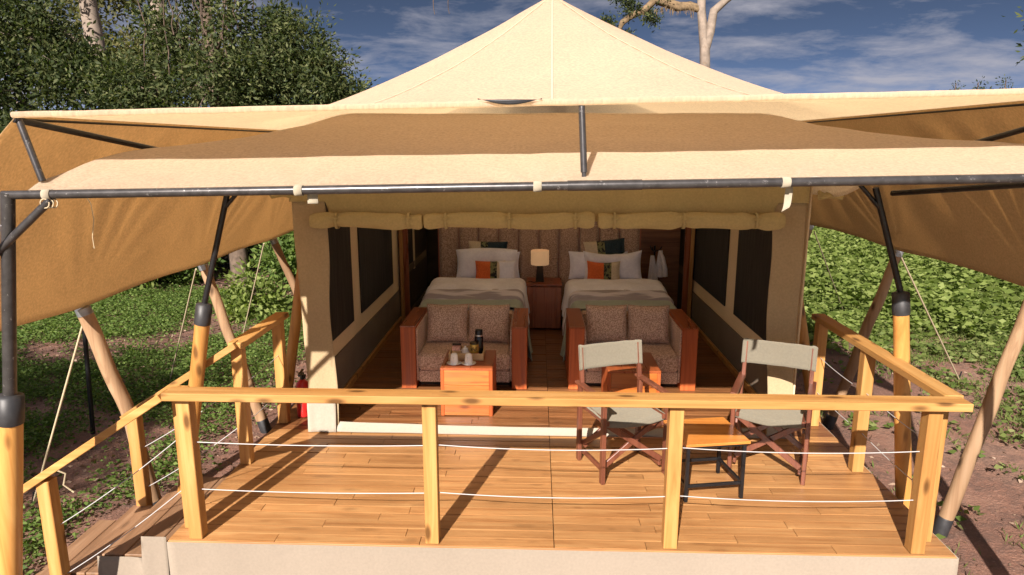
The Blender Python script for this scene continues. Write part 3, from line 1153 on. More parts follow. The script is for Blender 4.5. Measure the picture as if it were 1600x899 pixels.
# side walls with mesh windows
def sidewall(s_):
    x = s_ * 2.0
    wall = MB()
    wall.box((x + s_ * .02, 4.7, 1.10), (.012, 6.0, 2.30))
    w = part('side_wall', wall, M['strip'], tent)
    if s_ < 0:
        wins = [(1.98, 3.04, 1), (3.36, 5.00, 1)]
    else:
        wins = [(2.05, 3.47, 1), (3.83, 5.42, 1)]
    for y0, y1, _ in wins:
        part('mesh_window', MB().box((x + s_ * .004, (y0 + y1) / 2, 1.36), (.012, y1 - y0, 1.50)), M['mesh'], w)
    part('lower_wall', MB().box((x + s_ * .004, 3.66, .255), (.012, 3.56, .37)), M['lowerwall'], w)
    part('baseboard', MB().box((x - s_ * .015, 3.66, .032), (.03, 3.5, .062), ch=.004), M['pinez'], w)
    # dim rear part
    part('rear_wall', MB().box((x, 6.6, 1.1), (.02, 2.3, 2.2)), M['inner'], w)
    part('rear_strip', MB().box((x - s_ * .02, 6.45, 1.2), (.012, .10, 1.3)), M['strip'], w)
    part('rear_strip', MB().box((x - s_ * .02, 6.55, .62), (.012, 2.0, .10)), M['lowerwall'], w)
    for k, (yy, dx, mt, ww) in enumerate(((5.36, .045, 'pinez', .045), (5.42, .03, 'pole', .05), (5.53, .06, 'cabinet', .10))):
        part('partition_pole', MB().box((x - s_ * dx, yy, 1.1), (ww, .045, 2.2), ch=.006), M[mt], w)
    return w


sidewall(-1)
sidewall(1)
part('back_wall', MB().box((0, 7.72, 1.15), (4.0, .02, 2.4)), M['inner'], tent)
part('partition_wall', MB().box((1.62, 6.05, 1.0), (.62, .03, 2.0)), M['plankin'], tent)
part('lintel_beam', MB().box((0, 5.46, 1.62), (3.9, .05, .09), ch=.005), M['cabinet'], tent)

# ------------------------------------------------------------------ headboard
hb = thing('headboard', 'wide padded headboard of tall mottled brown panels behind both beds', 'headboard', (-.09, 5.47, 0))
part('backing', MB().box((-.09, 5.515, .70), (2.76, .03, 1.4)), M['cabinet'], hb)
for k in range(10):
    xa = -1.455 + .273 * k

    def pf(u, v_):
        X = (u - .5) * 2
        Z = (v_ - .5) * 2
        return (xa + .1365 + X * .1325, 5.495 - .062 * ((1 - X ** 6) * (1 - Z ** 20)) ** .5, .70 + Z * .70)
    part('panel', MB().grid(14, 14, pf, flip=False), M['headb'], hb)


# ------------------------------------------------------------------ soft shapes
def pillow(mb, w, h, t, c, rot, mat_of=None, n=22, seed=0.0, dent=0.0):
    """plump rectangular pillow; local x width, z height, y thickness"""
    q = Euler(rot).to_matrix()
    c = Vector(c)
    for sd in (-1, 1):
        vs = []
        for j in range(n + 1):
            for i in range(n + 1):
                u, v_ = -1 + 2 * i / n, -1 + 2 * j / n
                x = w / 2 * u * (1 - .06 * (1 - v_ * v_) * abs(u))
                z = h / 2 * v_ * (1 - .07 * (1 - u * u) * abs(v_))
                e = max(0, (1 - u ** 4) * (1 - v_ ** 4)) ** .55
                y = sd * t / 2 * e * (1 + .18 * fbm(x * 7 + seed, z * 7, sd, 1.0))
                if dent:
                    z -= dent * h * (1 - u * u) * max(0, v_) ** 2
                vs.append(q @ Vector((x, y, z)) + c)
        for j in range(n):
            for i in range(n):
                f = (j * (n + 1) + i, j * (n + 1) + i + 1, (j + 1) * (n + 1) + i + 1, (j + 1) * (n + 1) + i)
                if sd > 0:
                    f = tuple(reversed(f))
                k = len(mb.v)
                mi = mat_of((i + .5) / n) if mat_of else 0
                mb.f.append(tuple(z_ + k for z_ in f)); mb.m.append(mi); mb.smooth.append(True)
                mb.f[-1] = f + ()
        k = len(mb.v)
        cnt = n * n
        for a in range(len(mb.f) - cnt, len(mb.f)):
            mb.f[a] = tuple(z_ + k for z_ in mb.f[a])
        mb.v += [tuple(p) for p in vs]
    return mb


def piping(mb, w, h, c, rot, r=.006):
    q = Euler(rot).to_matrix()
    c = Vector(c)
    pts = []
    for a, b_ in (((-1, -1), (1, -1)), ((1, -1), (1, 1)), ((1, 1), (-1, 1)), ((-1, 1), (-1, -1))):
        for k in range(12):
            t = k / 12
            u, v_ = a[0] + (b_[0] - a[0]) * t, a[1] + (b_[1] - a[1]) * t
            pts.append(q @ Vector((w / 2 * u * (1 - .06 * (1 - v_ * v_)), 0, h / 2 * v_ * (1 - .07 * (1 - u * u)))) + c)
    pts.append(pts[0])
    return mb.tube(pts, r, 6, False)


def cushion(label, c, w, h, t, rot, mats, mat_of=None, cat='cushion', name='cushion', group=None, seed=0, pipe=None, dent=0):
    o = single(name, pillow(MB(), w, h, t, c, rot, mat_of, seed=seed, dent=dent), mats, label, cat, c, group)
    if pipe:
        part('piping', piping(MB(), w, h, c, rot), pipe, o)
    return o


# ------------------------------------------------------------------ beds
def bed(label, cx):
    root = thing('bed', label, 'bed', (cx, 3.6, 0), 'twin beds')
    part('bed_base', MB().box((cx, 4.52, .20), (1.16, 1.88, .26), ch=.01), M['cabinet'], root)
    part('mattress', MB().box((cx, 4.52, .455), (1.18, 1.88, .24), ch=.04), M['linen'], root)
    return root


def drape(cx, y0, y1, ztop, half, zlow, flare, rough, seed, puff=0.0, nu=64, nv=30, rib=0.0, roll=0.0):
    R_ = .10

    def fn(u, v_):
        y = y0 + (y1 - y0) * v_
        s_ = (u - .5) * 2
        ln = half + (ztop - zlow)
        d = abs(s_) * ln
        sg = 1 if s_ >= 0 else -1
        zl = zlow
        if d < half - R_:
            x, z = d, ztop
        elif d < half - R_ + R_ * math.pi / 2:
            a = (d - half + R_) / R_
            x, z = half - R_ + R_ * math.sin(a), ztop - R_ * (1 - math.cos(a))
        else:
            k = d - (half - R_ + R_ * math.pi / 2)
            x, z = half + flare * k + .025 * math.sin(y * 19 + seed) * sm(0, .3, k), ztop - R_ - k
        z += rough * fbm(x * sg * 3 + seed, y * 4, 1, 1.5) + rib * math.sin(y * 58 + 1.5 * math.sin(x * sg * 8))
        z += puff * math.sin(math.pi * v_) ** .5
        if roll:
            q = max(0, 1 - (y - y0) / roll)
            z -= roll * (1 - math.sqrt(max(0, 1 - q * q))) * .9
        return (cx + sg * x, y, max(z, .012))
    return MB().grid(nu, nv, fn)


bedL = bed('bed on the left of the lamp, behind the sofa with the tea table', -.87)
bedR = bed('bed on the right of the lamp, next to the hanging robe', .875)
for cx, side in ((-.87, 'left'), (.875, 'right')):
    ll = 'left of the lamp' if side == 'left' else 'right of the lamp'
    single('duvet', drape(cx, 4.34, 5.20, .605, .612, .24, .08, .022, cx, .085, roll=.095), M['linen'],
           'puffy white duvet folded back on the bed ' + ll, 'duvet', (cx, 4.7, .6), 'bedding on the twin beds', solid=.02)
    single('knitted_blanket', drape(cx, 3.98, 4.50, .618, .600, .20, .12, .016, cx + 4, .035, 64, 100, .018, roll=.02), M['knit'],
           'pale ribbed knitted blanket across the bed ' + ll, 'blanket', (cx, 4.1, .6), 'bedding on the twin beds', solid=.012)
    single('bed_cover', drape(cx, 3.60, 4.10, .626, .60, .02, .16, .010, cx + 9, 0), M['sage'],
           'sage green cover over the foot of the bed ' + ll, 'bed cover', (cx, 3.8, .6), 'bedding on the twin beds', solid=.008)

# pillows and small cushions
TL = R(-14)
cushion('big white pillow standing against the headboard on the left bed', (-.79, 5.28, .815), .83, .40, .17, (TL, 0, R(1)), M['linen'], cat='pillow', name='pillow', group='white bed pillows', seed=1, dent=-.10)
cushion('white pillow hidden behind the front one on the left bed', (-.76, 5.36, .80), .84, .36, .14, (TL, 0, 0), M['linen'], cat='pillow', name='pillow', group='white bed pillows', seed=5)
cushion('small crumpled white pillow beside the orange cushion on the left bed', (-.515, 5.12, .755), .24, .29, .11, (TL, 0, R(5)), M['linen'], cat='pillow', name='pillow', group='white bed pillows', seed=3)
cushion('big white pillow at the front on the right bed', (.895, 5.26, .815), .78, .41, .17, (TL, R(-1), 0), M['linen'], cat='pillow', name='pillow', group='white bed pillows', seed=9, dent=.10)
cushion('white pillow peeping out at left behind the front pillow on the right bed', (.71, 5.37, .80), .80, .38, .15, (TL, 0, 0), M['linen'], cat='pillow', name='pillow', group='white bed pillows', seed=12)
tri = lambda f: 0 if f < .50 else (1 if f < .73 else 2)
cushion('orange, patterned and cream striped cushion on the left bed', (-.73, 5.12, .755), .40, .28, .12, (TL, 0, R(2)), [M['orange'], M['pattern'], M['cream']], tri, group='striped accent cushions', seed=2)
cushion('orange, patterned and cream striped cushion on the right bed', (.76, 5.11, .76), .44, .29, .12, (TL, 0, R(-2)), [M['orange'], M['pattern'], M['cream']], tri, group='striped accent cushions', seed=7, dent=.06)
tri2 = lambda f: 0 if f < .30 else (1 if f < .48 else 2)
cushion('cream and dark teal cushion on top of the pillows, left bed', (-.78, 5.41, .965), .54, .30, .10, (R(-8), R(1), 0), [M['cream'], M['pattern'], M['teal']], tri2, group='cream and teal cushions', seed=4)
cushion('cream and dark teal cushion tilted on the pillows, right bed', (.80, 5.41, .99), .56, .30, .10, (R(-8), R(-6), 0), [M['cream'], M['pattern'], M['teal']], tri2, group='cream and teal cushions', seed=8)

# ------------------------------------------------------------------ nightstand and lamp
ns = thing('nightstand', 'brown wooden nightstand between the two beds', 'nightstand', (-.018, 5.15, 0))
part('cabinet', MB().box((-.018, 5.19, .30), (.452, .42, .56), ch=.004), M['cabinet'], ns)
part('top', MB().box((-.018, 5.185, .605), (.466, .45, .032), ch=.004), M['redwood_y'], ns)
part('door', MB().box((-.022, 4.972, .30), (.30, .014, .545), ch=.003), M['cabinet'], ns)
part('side_door', MB().box((.172, 4.972, .30), (.066, .014, .545), ch=.003), M['cabinet'], ns)
lamp = thing('table_lamp', 'lit table lamp with a cream drum shade on the nightstand', 'lamp', (-.075, 5.13, .621))
mb = MB()
for a, b_ in (((.105, .105), (.07, .07)),):
    vs = [(-.075 + sx * w / 2, 5.13 + sy * w / 2, z) for z, w in ((.622, .112), (.66, .104), (.86, .068)) for sx, sy in ((-1, -1), (1, -1), (1, 1), (-1, 1))]
    mb.add(vs, [(i * 4 + k, i * 4 + (k + 1) % 4, (i + 1) * 4 + (k + 1) % 4, (i + 1) * 4 + k) for i in range(2) for k in range(4)] + [(8, 9, 10, 11)])
part('lamp_base', mb, M['inner'], lamp)
part('lamp_shade', MB().lathe([(.115, .850), (.118, .853), (.117, 1.034), (.114, 1.037)], (-.075, 5.13, 0), 28), M['shade'], lamp, solid=.003)
part('cord', MB().tube([(-.10, 5.10, .626), (-.16, 5.03, .630), (-.20, 5.02, .645), (-.235, 5.03, .632)], .005, 6), M['black'], lamp)


# ------------------------------------------------------------------ sofas
def make_sofa():
    root = thing('sofa', 'two seat sofa', 'sofa', (0, 0, 0), 'wooden armed sofas at the foot of the beds')
    for s_ in (-1, 1):
        a = part('arm', MB().box((s_ * .552, .40, .315), (.150, .80, .63), ch=.004), M['redwood_z'], root)
        part('arm_top', MB().box((s_ * .552, .40, .637), (.154, .806, .012), ch=.003), M['redwood_y'], a)
        part('arm_lining', MB().box((s_ * .468, .41, .34), (.018, .76, .54), ch=.006), M['sofa'], a)
    part('seat_base', MB().box((0, .42, .115), (.918, .76, .125), ch=.010), M['sofa'], root)
    part('seat_cushion', MB().box((0, .40, .27), (.914, .79, .175), ch=.028), M['sofa'], root)
    part('back', MB().box((0, .76, .36), (.94, .10, .52), ch=.02), M['sofa'], root)
    part('plinth', MB().box((0, .46, .026), (.90, .68, .052)), M['inner'], root)
    return root


s0 = make_sofa()
place(s0, (-.835, 2.72, 0))
s0['label'] = 'red wood armed sofa with brown cushions behind the tea table'
dup(s0, (.835, 2.74, 0), 0, 'red wood armed sofa with brown cushions behind the left folding chair')
for cx, yb, nm in ((-.835, 3.19, 'left'), (.835, 3.21, 'right')):
    sofa = 'behind the tea table' if nm == 'left' else 'behind the folding chair'
    for k, (dx_, rz) in enumerate(((-.218, 2), (.218, -3))):
        cushion('brown mottled cushion at the %s end of the sofa %s' % ('left' if k == 0 else 'right', sofa),
                (cx + dx_, yb, .555), .43, .40, .15, (R(-16), 0, R(rz)), M['sofa'], group='brown sofa cushions', seed=cx + k * 3, pipe=M['headb'])


# ------------------------------------------------------------------ coffee tables
def make_table():
    root = thing('coffee_table', 'cube coffee table', 'coffee table', (0, 0, 0), 'cube coffee tables')
    for s_ in (-1, 1):
        part('side_panel', MB().box((s_ * .217, .275, .215), (.030, .55, .43), ch=.003), M['redwood_z'], root)
    for k in range(3):
        z0, z1 = ((.006, .145), (.147, .29), (.292, .43))[k]
        part('front_board', MB().box((0, .012 + .0015 * (k % 2), (z0 + z1) / 2), (.402, .024, z1 - z0 - .002), ch=.002), M['orangewood'], root)
    part('top', MB().box((0, .275, .441), (.466, .556, .022), ch=.003), M['redwood_y'], root)
    part('back_board', MB().box((0, .535, .215), (.40, .024, .42)), M['redwood_z'], root)
    return root


ct = make_table()
place(ct, (-.735, 2.02, 0))
ct['label'] = 'glossy wooden cube table carrying the tea tray'
dup(ct, (.745, 2.0, 0), 0, 'glossy wooden cube table behind the left folding chair')

TT = .452
tray = thing('tea_tray', 'small pale wooden tray on the left cube table', 'tray', (-.76, 2.36, TT))
part('base', MB().box((-.76, 2.36, TT + .006), (.32, .25, .012), ch=.002), M['traywood'], tray)
part('side', MB().box((-.76, 2.241, TT + .036), (.32, .012, .060), ch=.002), M['traywood'], tray)
part('side', MB().box((-.76, 2.479, TT + .036), (.32, .012, .060), ch=.002), M['traywood'], tray)
part('side', MB().box((-.914, 2.36, TT + .036), (.012, .225, .060), ch=.002), M['traywood'], tray)
part('side', MB().box((-.606, 2.36, TT + .036), (.012, .225, .060), ch=.002), M['traywood'], tray)
for k, (cx, wd) in enumerate(((-.855, 'left'), (-.725, 'right'))):
    sc_ = single('saucer', MB().lathe([(0, .004), (.035, .003), (.066, .012), (.068, .015), (.034, .008), (0, .008)], (cx, 2.13, TT), 24), M['ceramic'],
                 'white saucer under the %s upturned cup' % wd, 'saucer', (cx, 2.13, TT), 'tea saucers')
    cp = thing('cup', 'white upturned cup nearer the %s corner of the tea table' % ('left' if k == 0 else 'right'), 'cup', (cx, 2.13, TT + .008), 'upturned cups')
    part('bowl', MB().lathe([(.037, .0), (.036, .03), (.031, .075), (.027, .088), (.020, .092), (.018, .096), (0, .096)], (cx, 2.13, TT + .009), 22), M['ceramic'], cp)
    part('handle', MB().tube([(cx - .004, 2.13 - .033, TT + .075), (cx - .004, 2.13 - .058, TT + .068), (cx - .004, 2.13 - .060, TT + .045), (cx - .004, 2.13 - .037, TT + .030)], .005, 6), M['ceramic'], cp)
fl = thing('vacuum_flask', 'black vacuum flask with steel lid standing in the tray', 'flask', (-.655, 2.42, TT + .012))
part('body', MB().lathe([(0, 0), (.040, 0), (.041, .01), (.041, .155), (.034, .175)], (-.655, 2.42, TT + .012), 22), M['black'], fl)
part('lid', MB().lathe([(.034, .173), (.036, .178), (.036, .225), (.031, .234), (0, .235)], (-.655, 2.42, TT + .012), 22), M['iron'], fl)
part('collar', MB().lathe([(.0355, .172), (.0368, .174), (.0368, .186), (.0355, .188)], (-.655, 2.42, TT + .012), 22), M['steel'], fl)
tin = thing('tea_tin', 'gold and red printed tin in front of the black flask', 'tin', (-.69, 2.32, TT + .012))
part('body', MB().lathe([(0, 0), (.042, 0), (.042, .045), (.042, .125), (.044, .127), (.044, .14), (.0, .142)], (-.69, 2.32, TT + .012), 24), M['tinprint'], tin)
part('label', MB().lathe([(.0424, .046), (.0427, .047), (.0427, .132), (.0424, .133)], (-.69, 2.32, TT + .012), 24), M['gold'], tin)
part('red_band', MB().lathe([(.0425, .006), (.0428, .008), (.0428, .042), (.0425, .044)], (-.69, 2.32, TT + .012), 24), M['tinred'], tin)
mb = MB()
for k in range(6):
    th = R(-90 + (k - 2.5) * 14)
    r = .0432
    zc = TT + .012 + .085 + .006 * ((k * 7) % 3 - 1)
    mb.box((-.69 + r * math.cos(th), 2.32 + r * math.sin(th), zc), (.0015, .0065, .022 + .006 * ((k * 5) % 3)), (0, 0, th))
part('print_marks', mb, M['tinprint'], tin)
jug = thing('milk_jug', 'small white lidded jug between tin and paper box', 'jug', (-.775, 2.33, TT + .012))
part('body', MB().lathe([(0, 0), (.030, .0), (.036, .02), (.035, .045), (.024, .070), (.026, .078), (.014, .085), (0, .087)], (-.775, 2.33, TT + .012), 20), M['ceramic'], jug)
part('knob', MB().lathe([(0, .086), (.008, .088), (.010, .096), (0, .104)], (-.775, 2.33, TT + .012), 12), M['ceramic'], jug)
part('handle', MB().tube([(-.80, 2.33, TT + .075), (-.822, 2.33, TT + .065), (-.818, 2.33, TT + .04), (-.806, 2.33, TT + .03)], .0045, 6), M['ceramic'], jug)
sbx = thing('sachet_box', 'little dark box of pink tea sachets at the left end of the tray', 'box', (-.86, 2.34, TT + .012))
part('box', MB().box((-.86, 2.35, TT + .04), (.085, .07, .056), ch=.002), M['traywood'], sbx)
mb = MB()
for k in range(6):
    mb.box((-.86, 2.322 + k * .011, TT + .078), (.076, .004, .045), (R(-6), 0, R(k % 2)))
part('sachet', mb, M['pinkpaper'], sbx)
part('lid', MB().box((-.86, 2.392, TT + .095), (.085, .006, .045), (R(-12), 0, 0), .002), M['inner'], sbx)


# ------------------------------------------------------------------ folding canvas chairs
def make_chair():
    root = thing('folding_chair', 'chair', 'chair', (0, 0, 0), 'folding canvas chairs on the deck')
    hw, hd = .255, .205
    for sx in (-1, 1):
        part('leg', MB().box((sx * hw, -hd, .305), (.030, .045, .61), ch=.004), M['chairwood'], root)
        part('leg', MB().box((sx * hw, hd, .305), (.030, .045, .61), ch=.004), M['chairwood'], root)
        part('armrest', MB().box((sx * hw, -.005, .622), (.052, .52, .022), ch=.005), M['chairwood'], root)
        part('back_post', MB().bar((sx * (hw - .012), hd - .01, .60), (sx * (hw - .012), hd + .035, .895), .030, .030, (1, 0, 0)), M['chairwood'], root)
        part('seat_rail', MB().bar((sx * .225, -hd - .01, .455), (sx * .225, hd + .01, .440), .026, .034), M['chairwood'], root)
        part('foot_rail', MB().bar((sx * (hw - .03), -hd + .02, .075), (sx * (hw - .03), hd - .02, .075), .022, .034), M['chairwood'], root)
        # side cross braces
        part('side_brace', MB().bar((sx * (hw - .026), -hd + .01, .40), (sx * (hw - .026), hd - .01, .14), .018, .036), M['chairwood'], root)
    # X braces front and back
    for yy, o in ((-hd + .025, 0), (hd - .025, 0)):
        for sx in (-1, 1):
            part('cross_brace', MB().bar((sx * .215, yy + sx * .012, .435), (-sx * .225, yy + sx * .012, .115), .022, .042), M['chairwood'], root)
    mb = MB().grid(20, 14, lambda u, v_: ((u - .5) * .485, -.20 + .40 * v_, .470 - .030 * math.sin(math.pi * u) - .008 * v_ + .003 * fbm(u * 6, v_ * 5, 1)))
    mb.grid(20, 4, lambda u, v_: ((u - .5) * .485, -.20 - .004 * v_, .470 - .030 * math.sin(math.pi * u) - .040 * v_))
    part('seat_canvas', mb, M['chaircloth'], root, solid=.005)

    def bk(u, v_):
        s_ = (u - .5) * 2
        x = s_ * .262
        y = hd + .035 + .035 * (1 - s_ * s_) - .028 * (1 - v_) - (.022 if abs(s_) > .985 else .016)
        return (x, y, .725 + .182 * v_ + .006 * s_ * s_ + .004 * fbm(u * 6, v_ * 5, 2))
    mb = MB().grid(30, 10, bk)
    mb.grid(4, 10, lambda u, v_: (-.266 + .05 * u * (1 if u > .2 else .3), hd + .02 + .045 * math.sin(u * 3) - .028 * (1 - v_), .725 + .182 * v_))
    mb.grid(4, 10, lambda u, v_: (.266 - .05 * u * (1 if u > .2 else .3), hd + .02 + .045 * math.sin(u * 3) - .028 * (1 - v_), .725 + .182 * v_))
    part('back_canvas', mb, M['chaircloth'], root, solid=.005)
    return root


ch = make_chair()
place(ch, (.53, 1.088, 0), R(20.6))
ch['label'] = 'folding canvas chair on the left of the little table, turned right'
dup(ch, (1.652, 1.14, 0), R(-23.4), 'folding canvas chair on the right of the little table, by the railing')

st = thing('side_table', 'small side table with glossy orange top and black iron legs between the chairs', 'side table', (1.075, .79, 0))
q = Matrix.Rotation(R(9.9), 3, 'Z')
o0 = Vector((1.075, .79, 0))
TQ = lambda x, y, z: o0 + q @ Vector((x, y, z))
part('top', MB().box(TQ(0, 0, .420), (.46, .43, .020), q, .003), M['tabletop'], st)
for sx in (-1, 1):
    for sy in (-1, 1):
        part('leg', MB().box(TQ(sx * .200, sy * .185, .205), (.024, .024, .41), q, .002), M['iron'], st)
    part('stretcher', MB().box(TQ(sx * .200, 0, .115), (.020, .345, .020), q, .002), M['iron'], st)
    part('stretcher', MB().box(TQ(0, sx * .185, .1152), (.375, .020, .020), q, .002), M['iron'], st)
    part('apron', MB().box(TQ(0, sx * .185, .398), (.375, .018, .020), q, .002), M['iron'], st)

# ------------------------------------------------------------------ robe on a stand, extinguisher
cs = thing('coat_stand', 'slim dark coat stand beside the right bed', 'coat stand', (1.52, 5.72, 0))
part('pole', MB().tube([(1.52, 5.72, 0), (1.52, 5.72, 1.02)], .014, 8), M['iron'], cs)
for a in (0, 2.1, 4.2):
    part('hook', MB().tube([(1.52, 5.72, .94), (1.52 + .07 * math.cos(a), 5.72 + .07 * math.sin(a), .96), (1.52 + .10 * math.cos(a), 5.72 + .10 * math.sin(a), 1.01)], .008, 6), M['iron'], cs)
rb = thing('bath_robe', 'white bath robe hanging from the dark stand at right', 'robe', (1.52, 5.64, .93))


def robe_fn(x0, w, z0, z1, ph):
    return MB().grid(12, 20, lambda u, v_: (x0 + (u - .5) * (.05 + w * v_) + .015 * v_ * math.sin(ph), 5.62 - .02 * math.sin(u * 9 + ph) * v_ - .03 * v_, z0 + (z1 - z0) * v_))


part('robe_panel', robe_fn(1.475, .11, .90, .50, 1), M['robe'], rb, solid=.012)
part('robe_panel', robe_fn(1.585, .10, .97, .60, 3), M['robe'], rb, solid=.012)
part('sleeve', MB().tube([(1.57, 5.58, .96), (1.60, 5.55, .88), (1.645, 5.55, .72), (1.65, 5.55, .62)], [.02, .032, .034, .036], 10), M['robe'], rb)

fe = thing('fire_extinguisher', 'red fire extinguisher on the deck beside the left tent wall', 'fire extinguisher', (-2.20, 1.98, 0))
part('cylinder', MB().lathe([(0, .004), (.058, .004), (.062, .015), (.062, .27), (.052, .315), (.028, .335), (.022, .345), (0, .345)], (-2.20, 1.98, 0), 24), M['redpaint'], fe)
part('valve', MB().tube([(-2.20, 1.98, .343), (-2.20, 1.98, .385)], .018, 12).box((-2.20, 1.96, .395), (.022, .10, .014)).box((-2.20, 1.955, .418), (.02, .11, .010), (R(10), 0, 0)), M['black'], fe)
part('hose', MB().tube([(-2.20, 2.02, .37), (-2.20, 2.06, .36), (-2.22, 2.06, .25), (-2.22, 2.05, .08)], .009, 8), M['black'], fe)


# ------------------------------------------------------------------ foliage
def leaves(pts, nrm, size, asp, roll=None, fold_=.25):
    """numpy: one folded diamond leaf (a quad) per point, along nrm"""
    n = len(pts)
    d = nrm / (np.linalg.norm(nrm, axis=1, keepdims=True) + 1e-9)
    rv = rng.normal(size=(n, 3))
    sd = np.cross(d, rv)
    sd /= (np.linalg.norm(sd, axis=1, keepdims=True) + 1e-9)
    up = np.cross(sd, d)
    ln = size[:, None]
    w = ln * asp
    a = pts
    b_ = pts + d * ln * .45 + sd * w * .5 + up * w * fold_
    c = pts + d * ln
    e = pts + d * ln * .45 - sd * w * .5 + up * w * fold_
    return np.stack([a, b_, c, e], 1).reshape(-1, 3)


def leafmesh(name, V, mat, off=(0, 0, 0)):
    me = bpy.data.meshes.new(name)
    n = len(V) // 4
    V = V - np.array(off)
    me.vertices.add(n * 4)
    me.vertices.foreach_set('co', V.astype(np.float32).ravel())
    me.loops.add(n * 4)
    me.loops.foreach_set('vertex_index', np.arange(n * 4, dtype=np.int32))
    me.polygons.add(n)
    me.polygons.foreach_set('loop_start', np.arange(0, n * 4, 4, dtype=np.int32))
    me.polygons.foreach_set('loop_total', np.full(n, 4, dtype=np.int32))
    me.materials.append(mat)
    me.update(calc_edges=True)
    return me


def crown_pts(clumps, twigs_per_m2, leaves_per_twig, spread, droop=-.1):
    P, N = [], []
    for (cx, cy, cz, rx, ry, rz) in clumps:
        area = 4 * math.pi * ((rx * ry) ** 1.6 / 3 + (rx * rz) ** 1.6 / 3 + (ry * rz) ** 1.6 / 3) ** (1 / 1.6)
        nt_ = max(8, int(area * twigs_per_m2))
        u = rng.normal(size=(nt_, 3))
        u /= np.linalg.norm(u, axis=1, keepdims=True)
        rad = rng.uniform(.45, 1.05, nt_) ** .6
        lump = np.array([.82 + .36 * fbm(q[0] * 2.1 + cx, q[1] * 2.1 + cy, q[2] * 2.1 + cz, 1.0) for q in u])
        t = u * (rad * lump)[:, None] * np.array([rx, ry, rz]) + np.array([cx, cy, cz])
        # twigs gather into tufts, so that gaps and dark pockets stay between them
        ns_ = max(5, int(area * 2.6))
        sc_ = t[rng.integers(0, nt_, ns_)]
        pick = rng.integers(0, ns_, nt_)
        tuft = sc_[pick] + rng.normal(size=(nt_, 3)) * (.20 * min(1.0, (rx * ry * rz) ** (1 / 3)) + .03)
        t = np.where((rng.random(nt_) < .80)[:, None], tuft, t)
        for k in range(nt_):
            m_ = leaves_per_twig
            off = rng.normal(size=(m_, 3)) * spread
            dirs = off * 1.4 + u[k] * spread * .9 + rng.normal(size=(m_, 3)) * spread * .4 + np.array([0, 0, droop * spread])
            P.append(t[k] + off)
            N.append(dirs)
    return np.concatenate(P), np.concatenate(N)


def tree(label, base, trunk_pts, trunk_r, clumps, mat, bark, twigs=26, lpt=14, spread=.11, lsz=(.07, .13), asp=.42, group=None, name='tree', cat='tree', limbs=True, extra=None):
    root = thing(name, label, cat, base, group)
    nseg = len(trunk_pts)
    tp = [Vector(p) for p in trunk_pts]
    part('trunk', MB().tube(tp, [trunk_r * (1 - .55 * k / max(1, nseg - 1)) for k in range(nseg)], 12, wob=.25), bark, root)
    if limbs:
        for (cx, cy, cz, rx, ry, rz) in clumps:
            mb = MB()
            c = Vector((cx, cy, cz))
            a = min(tp, key=lambda p: (p - c).length + (2 if p.z > c.z else 0))
            mid = a.lerp(c, .5) + Vector((random.uniform(-.2, .2), random.uniform(-.2, .2), .12))
            mb.tube([a, mid, c], [trunk_r * .35, trunk_r * .22, trunk_r * .08], 7)
            for k in range(5):
                e = c + Vector((random.uniform(-rx, rx), random.uniform(-ry, ry), random.uniform(-rz, rz))) * .75
                mb.tube([mid.lerp(c, .4 + .1 * k), c.lerp(e, .5) + Vector((0, 0, .05)), e], [trunk_r * .12, trunk_r * .08, trunk_r * .04], 5)
            part('limb', mb, bark, root)
    P, N = crown_pts(clumps, twigs, lpt, spread)
    V = leaves(P, N, rng.uniform(lsz[0], lsz[1], len(P)), asp)
    part('crown', leafmesh('crown', V, mat, base), None, root)
    if extra:
        extra(root)
    return root


# --- left: bushy tree with a vine-hung dark trunk, a rounded bushy tree, a dense leafy tree with pale trunk
def vines(root):
    mb = MB()
    for k in range(22):
        x, z = random.uniform(-7.6, -5.6), random.uniform(5.2, 6.6)
        y = 10.0 + random.uniform(-.8, .4)
        pts = []
        ln = random.uniform(.8, 2.6)
        for j in range(8):
            pts.append((x + .12 * fbm(k, j * .5, 0), y + .1 * fbm(k, j * .5, 5), z - ln * j / 7))
        mb.tube(pts, .011, 5)
    part('hanging_vine', mb, M['bark'], root)
    # branch reaching right above the picture with dangling twigs
    mb = MB().tube([(-6.5, 10.2, 5.6), (-5.2, 10.6, 6.3), (-3.6, 10.9, 6.2), (-2.2, 11, 5.9)], [.12, .08, .05, .03], 8)
    for x, z in ((-3.0, 6.1), (-2.35, 5.95), (-2.25, 5.93), (-2.15, 5.9), (-1.95, 5.85), (-4.3, 6.25)):
        z1 = z - random.uniform(.35, .95)
        mb.tube([(x + .05 * fbm(z1 * 3, j * .9, 1), 11, z + (z1 - z) * j / 7) for j in range(8)], [.016 - .0014 * j for j in range(8)], 5)
    part('branch', mb, M['bark'], root)


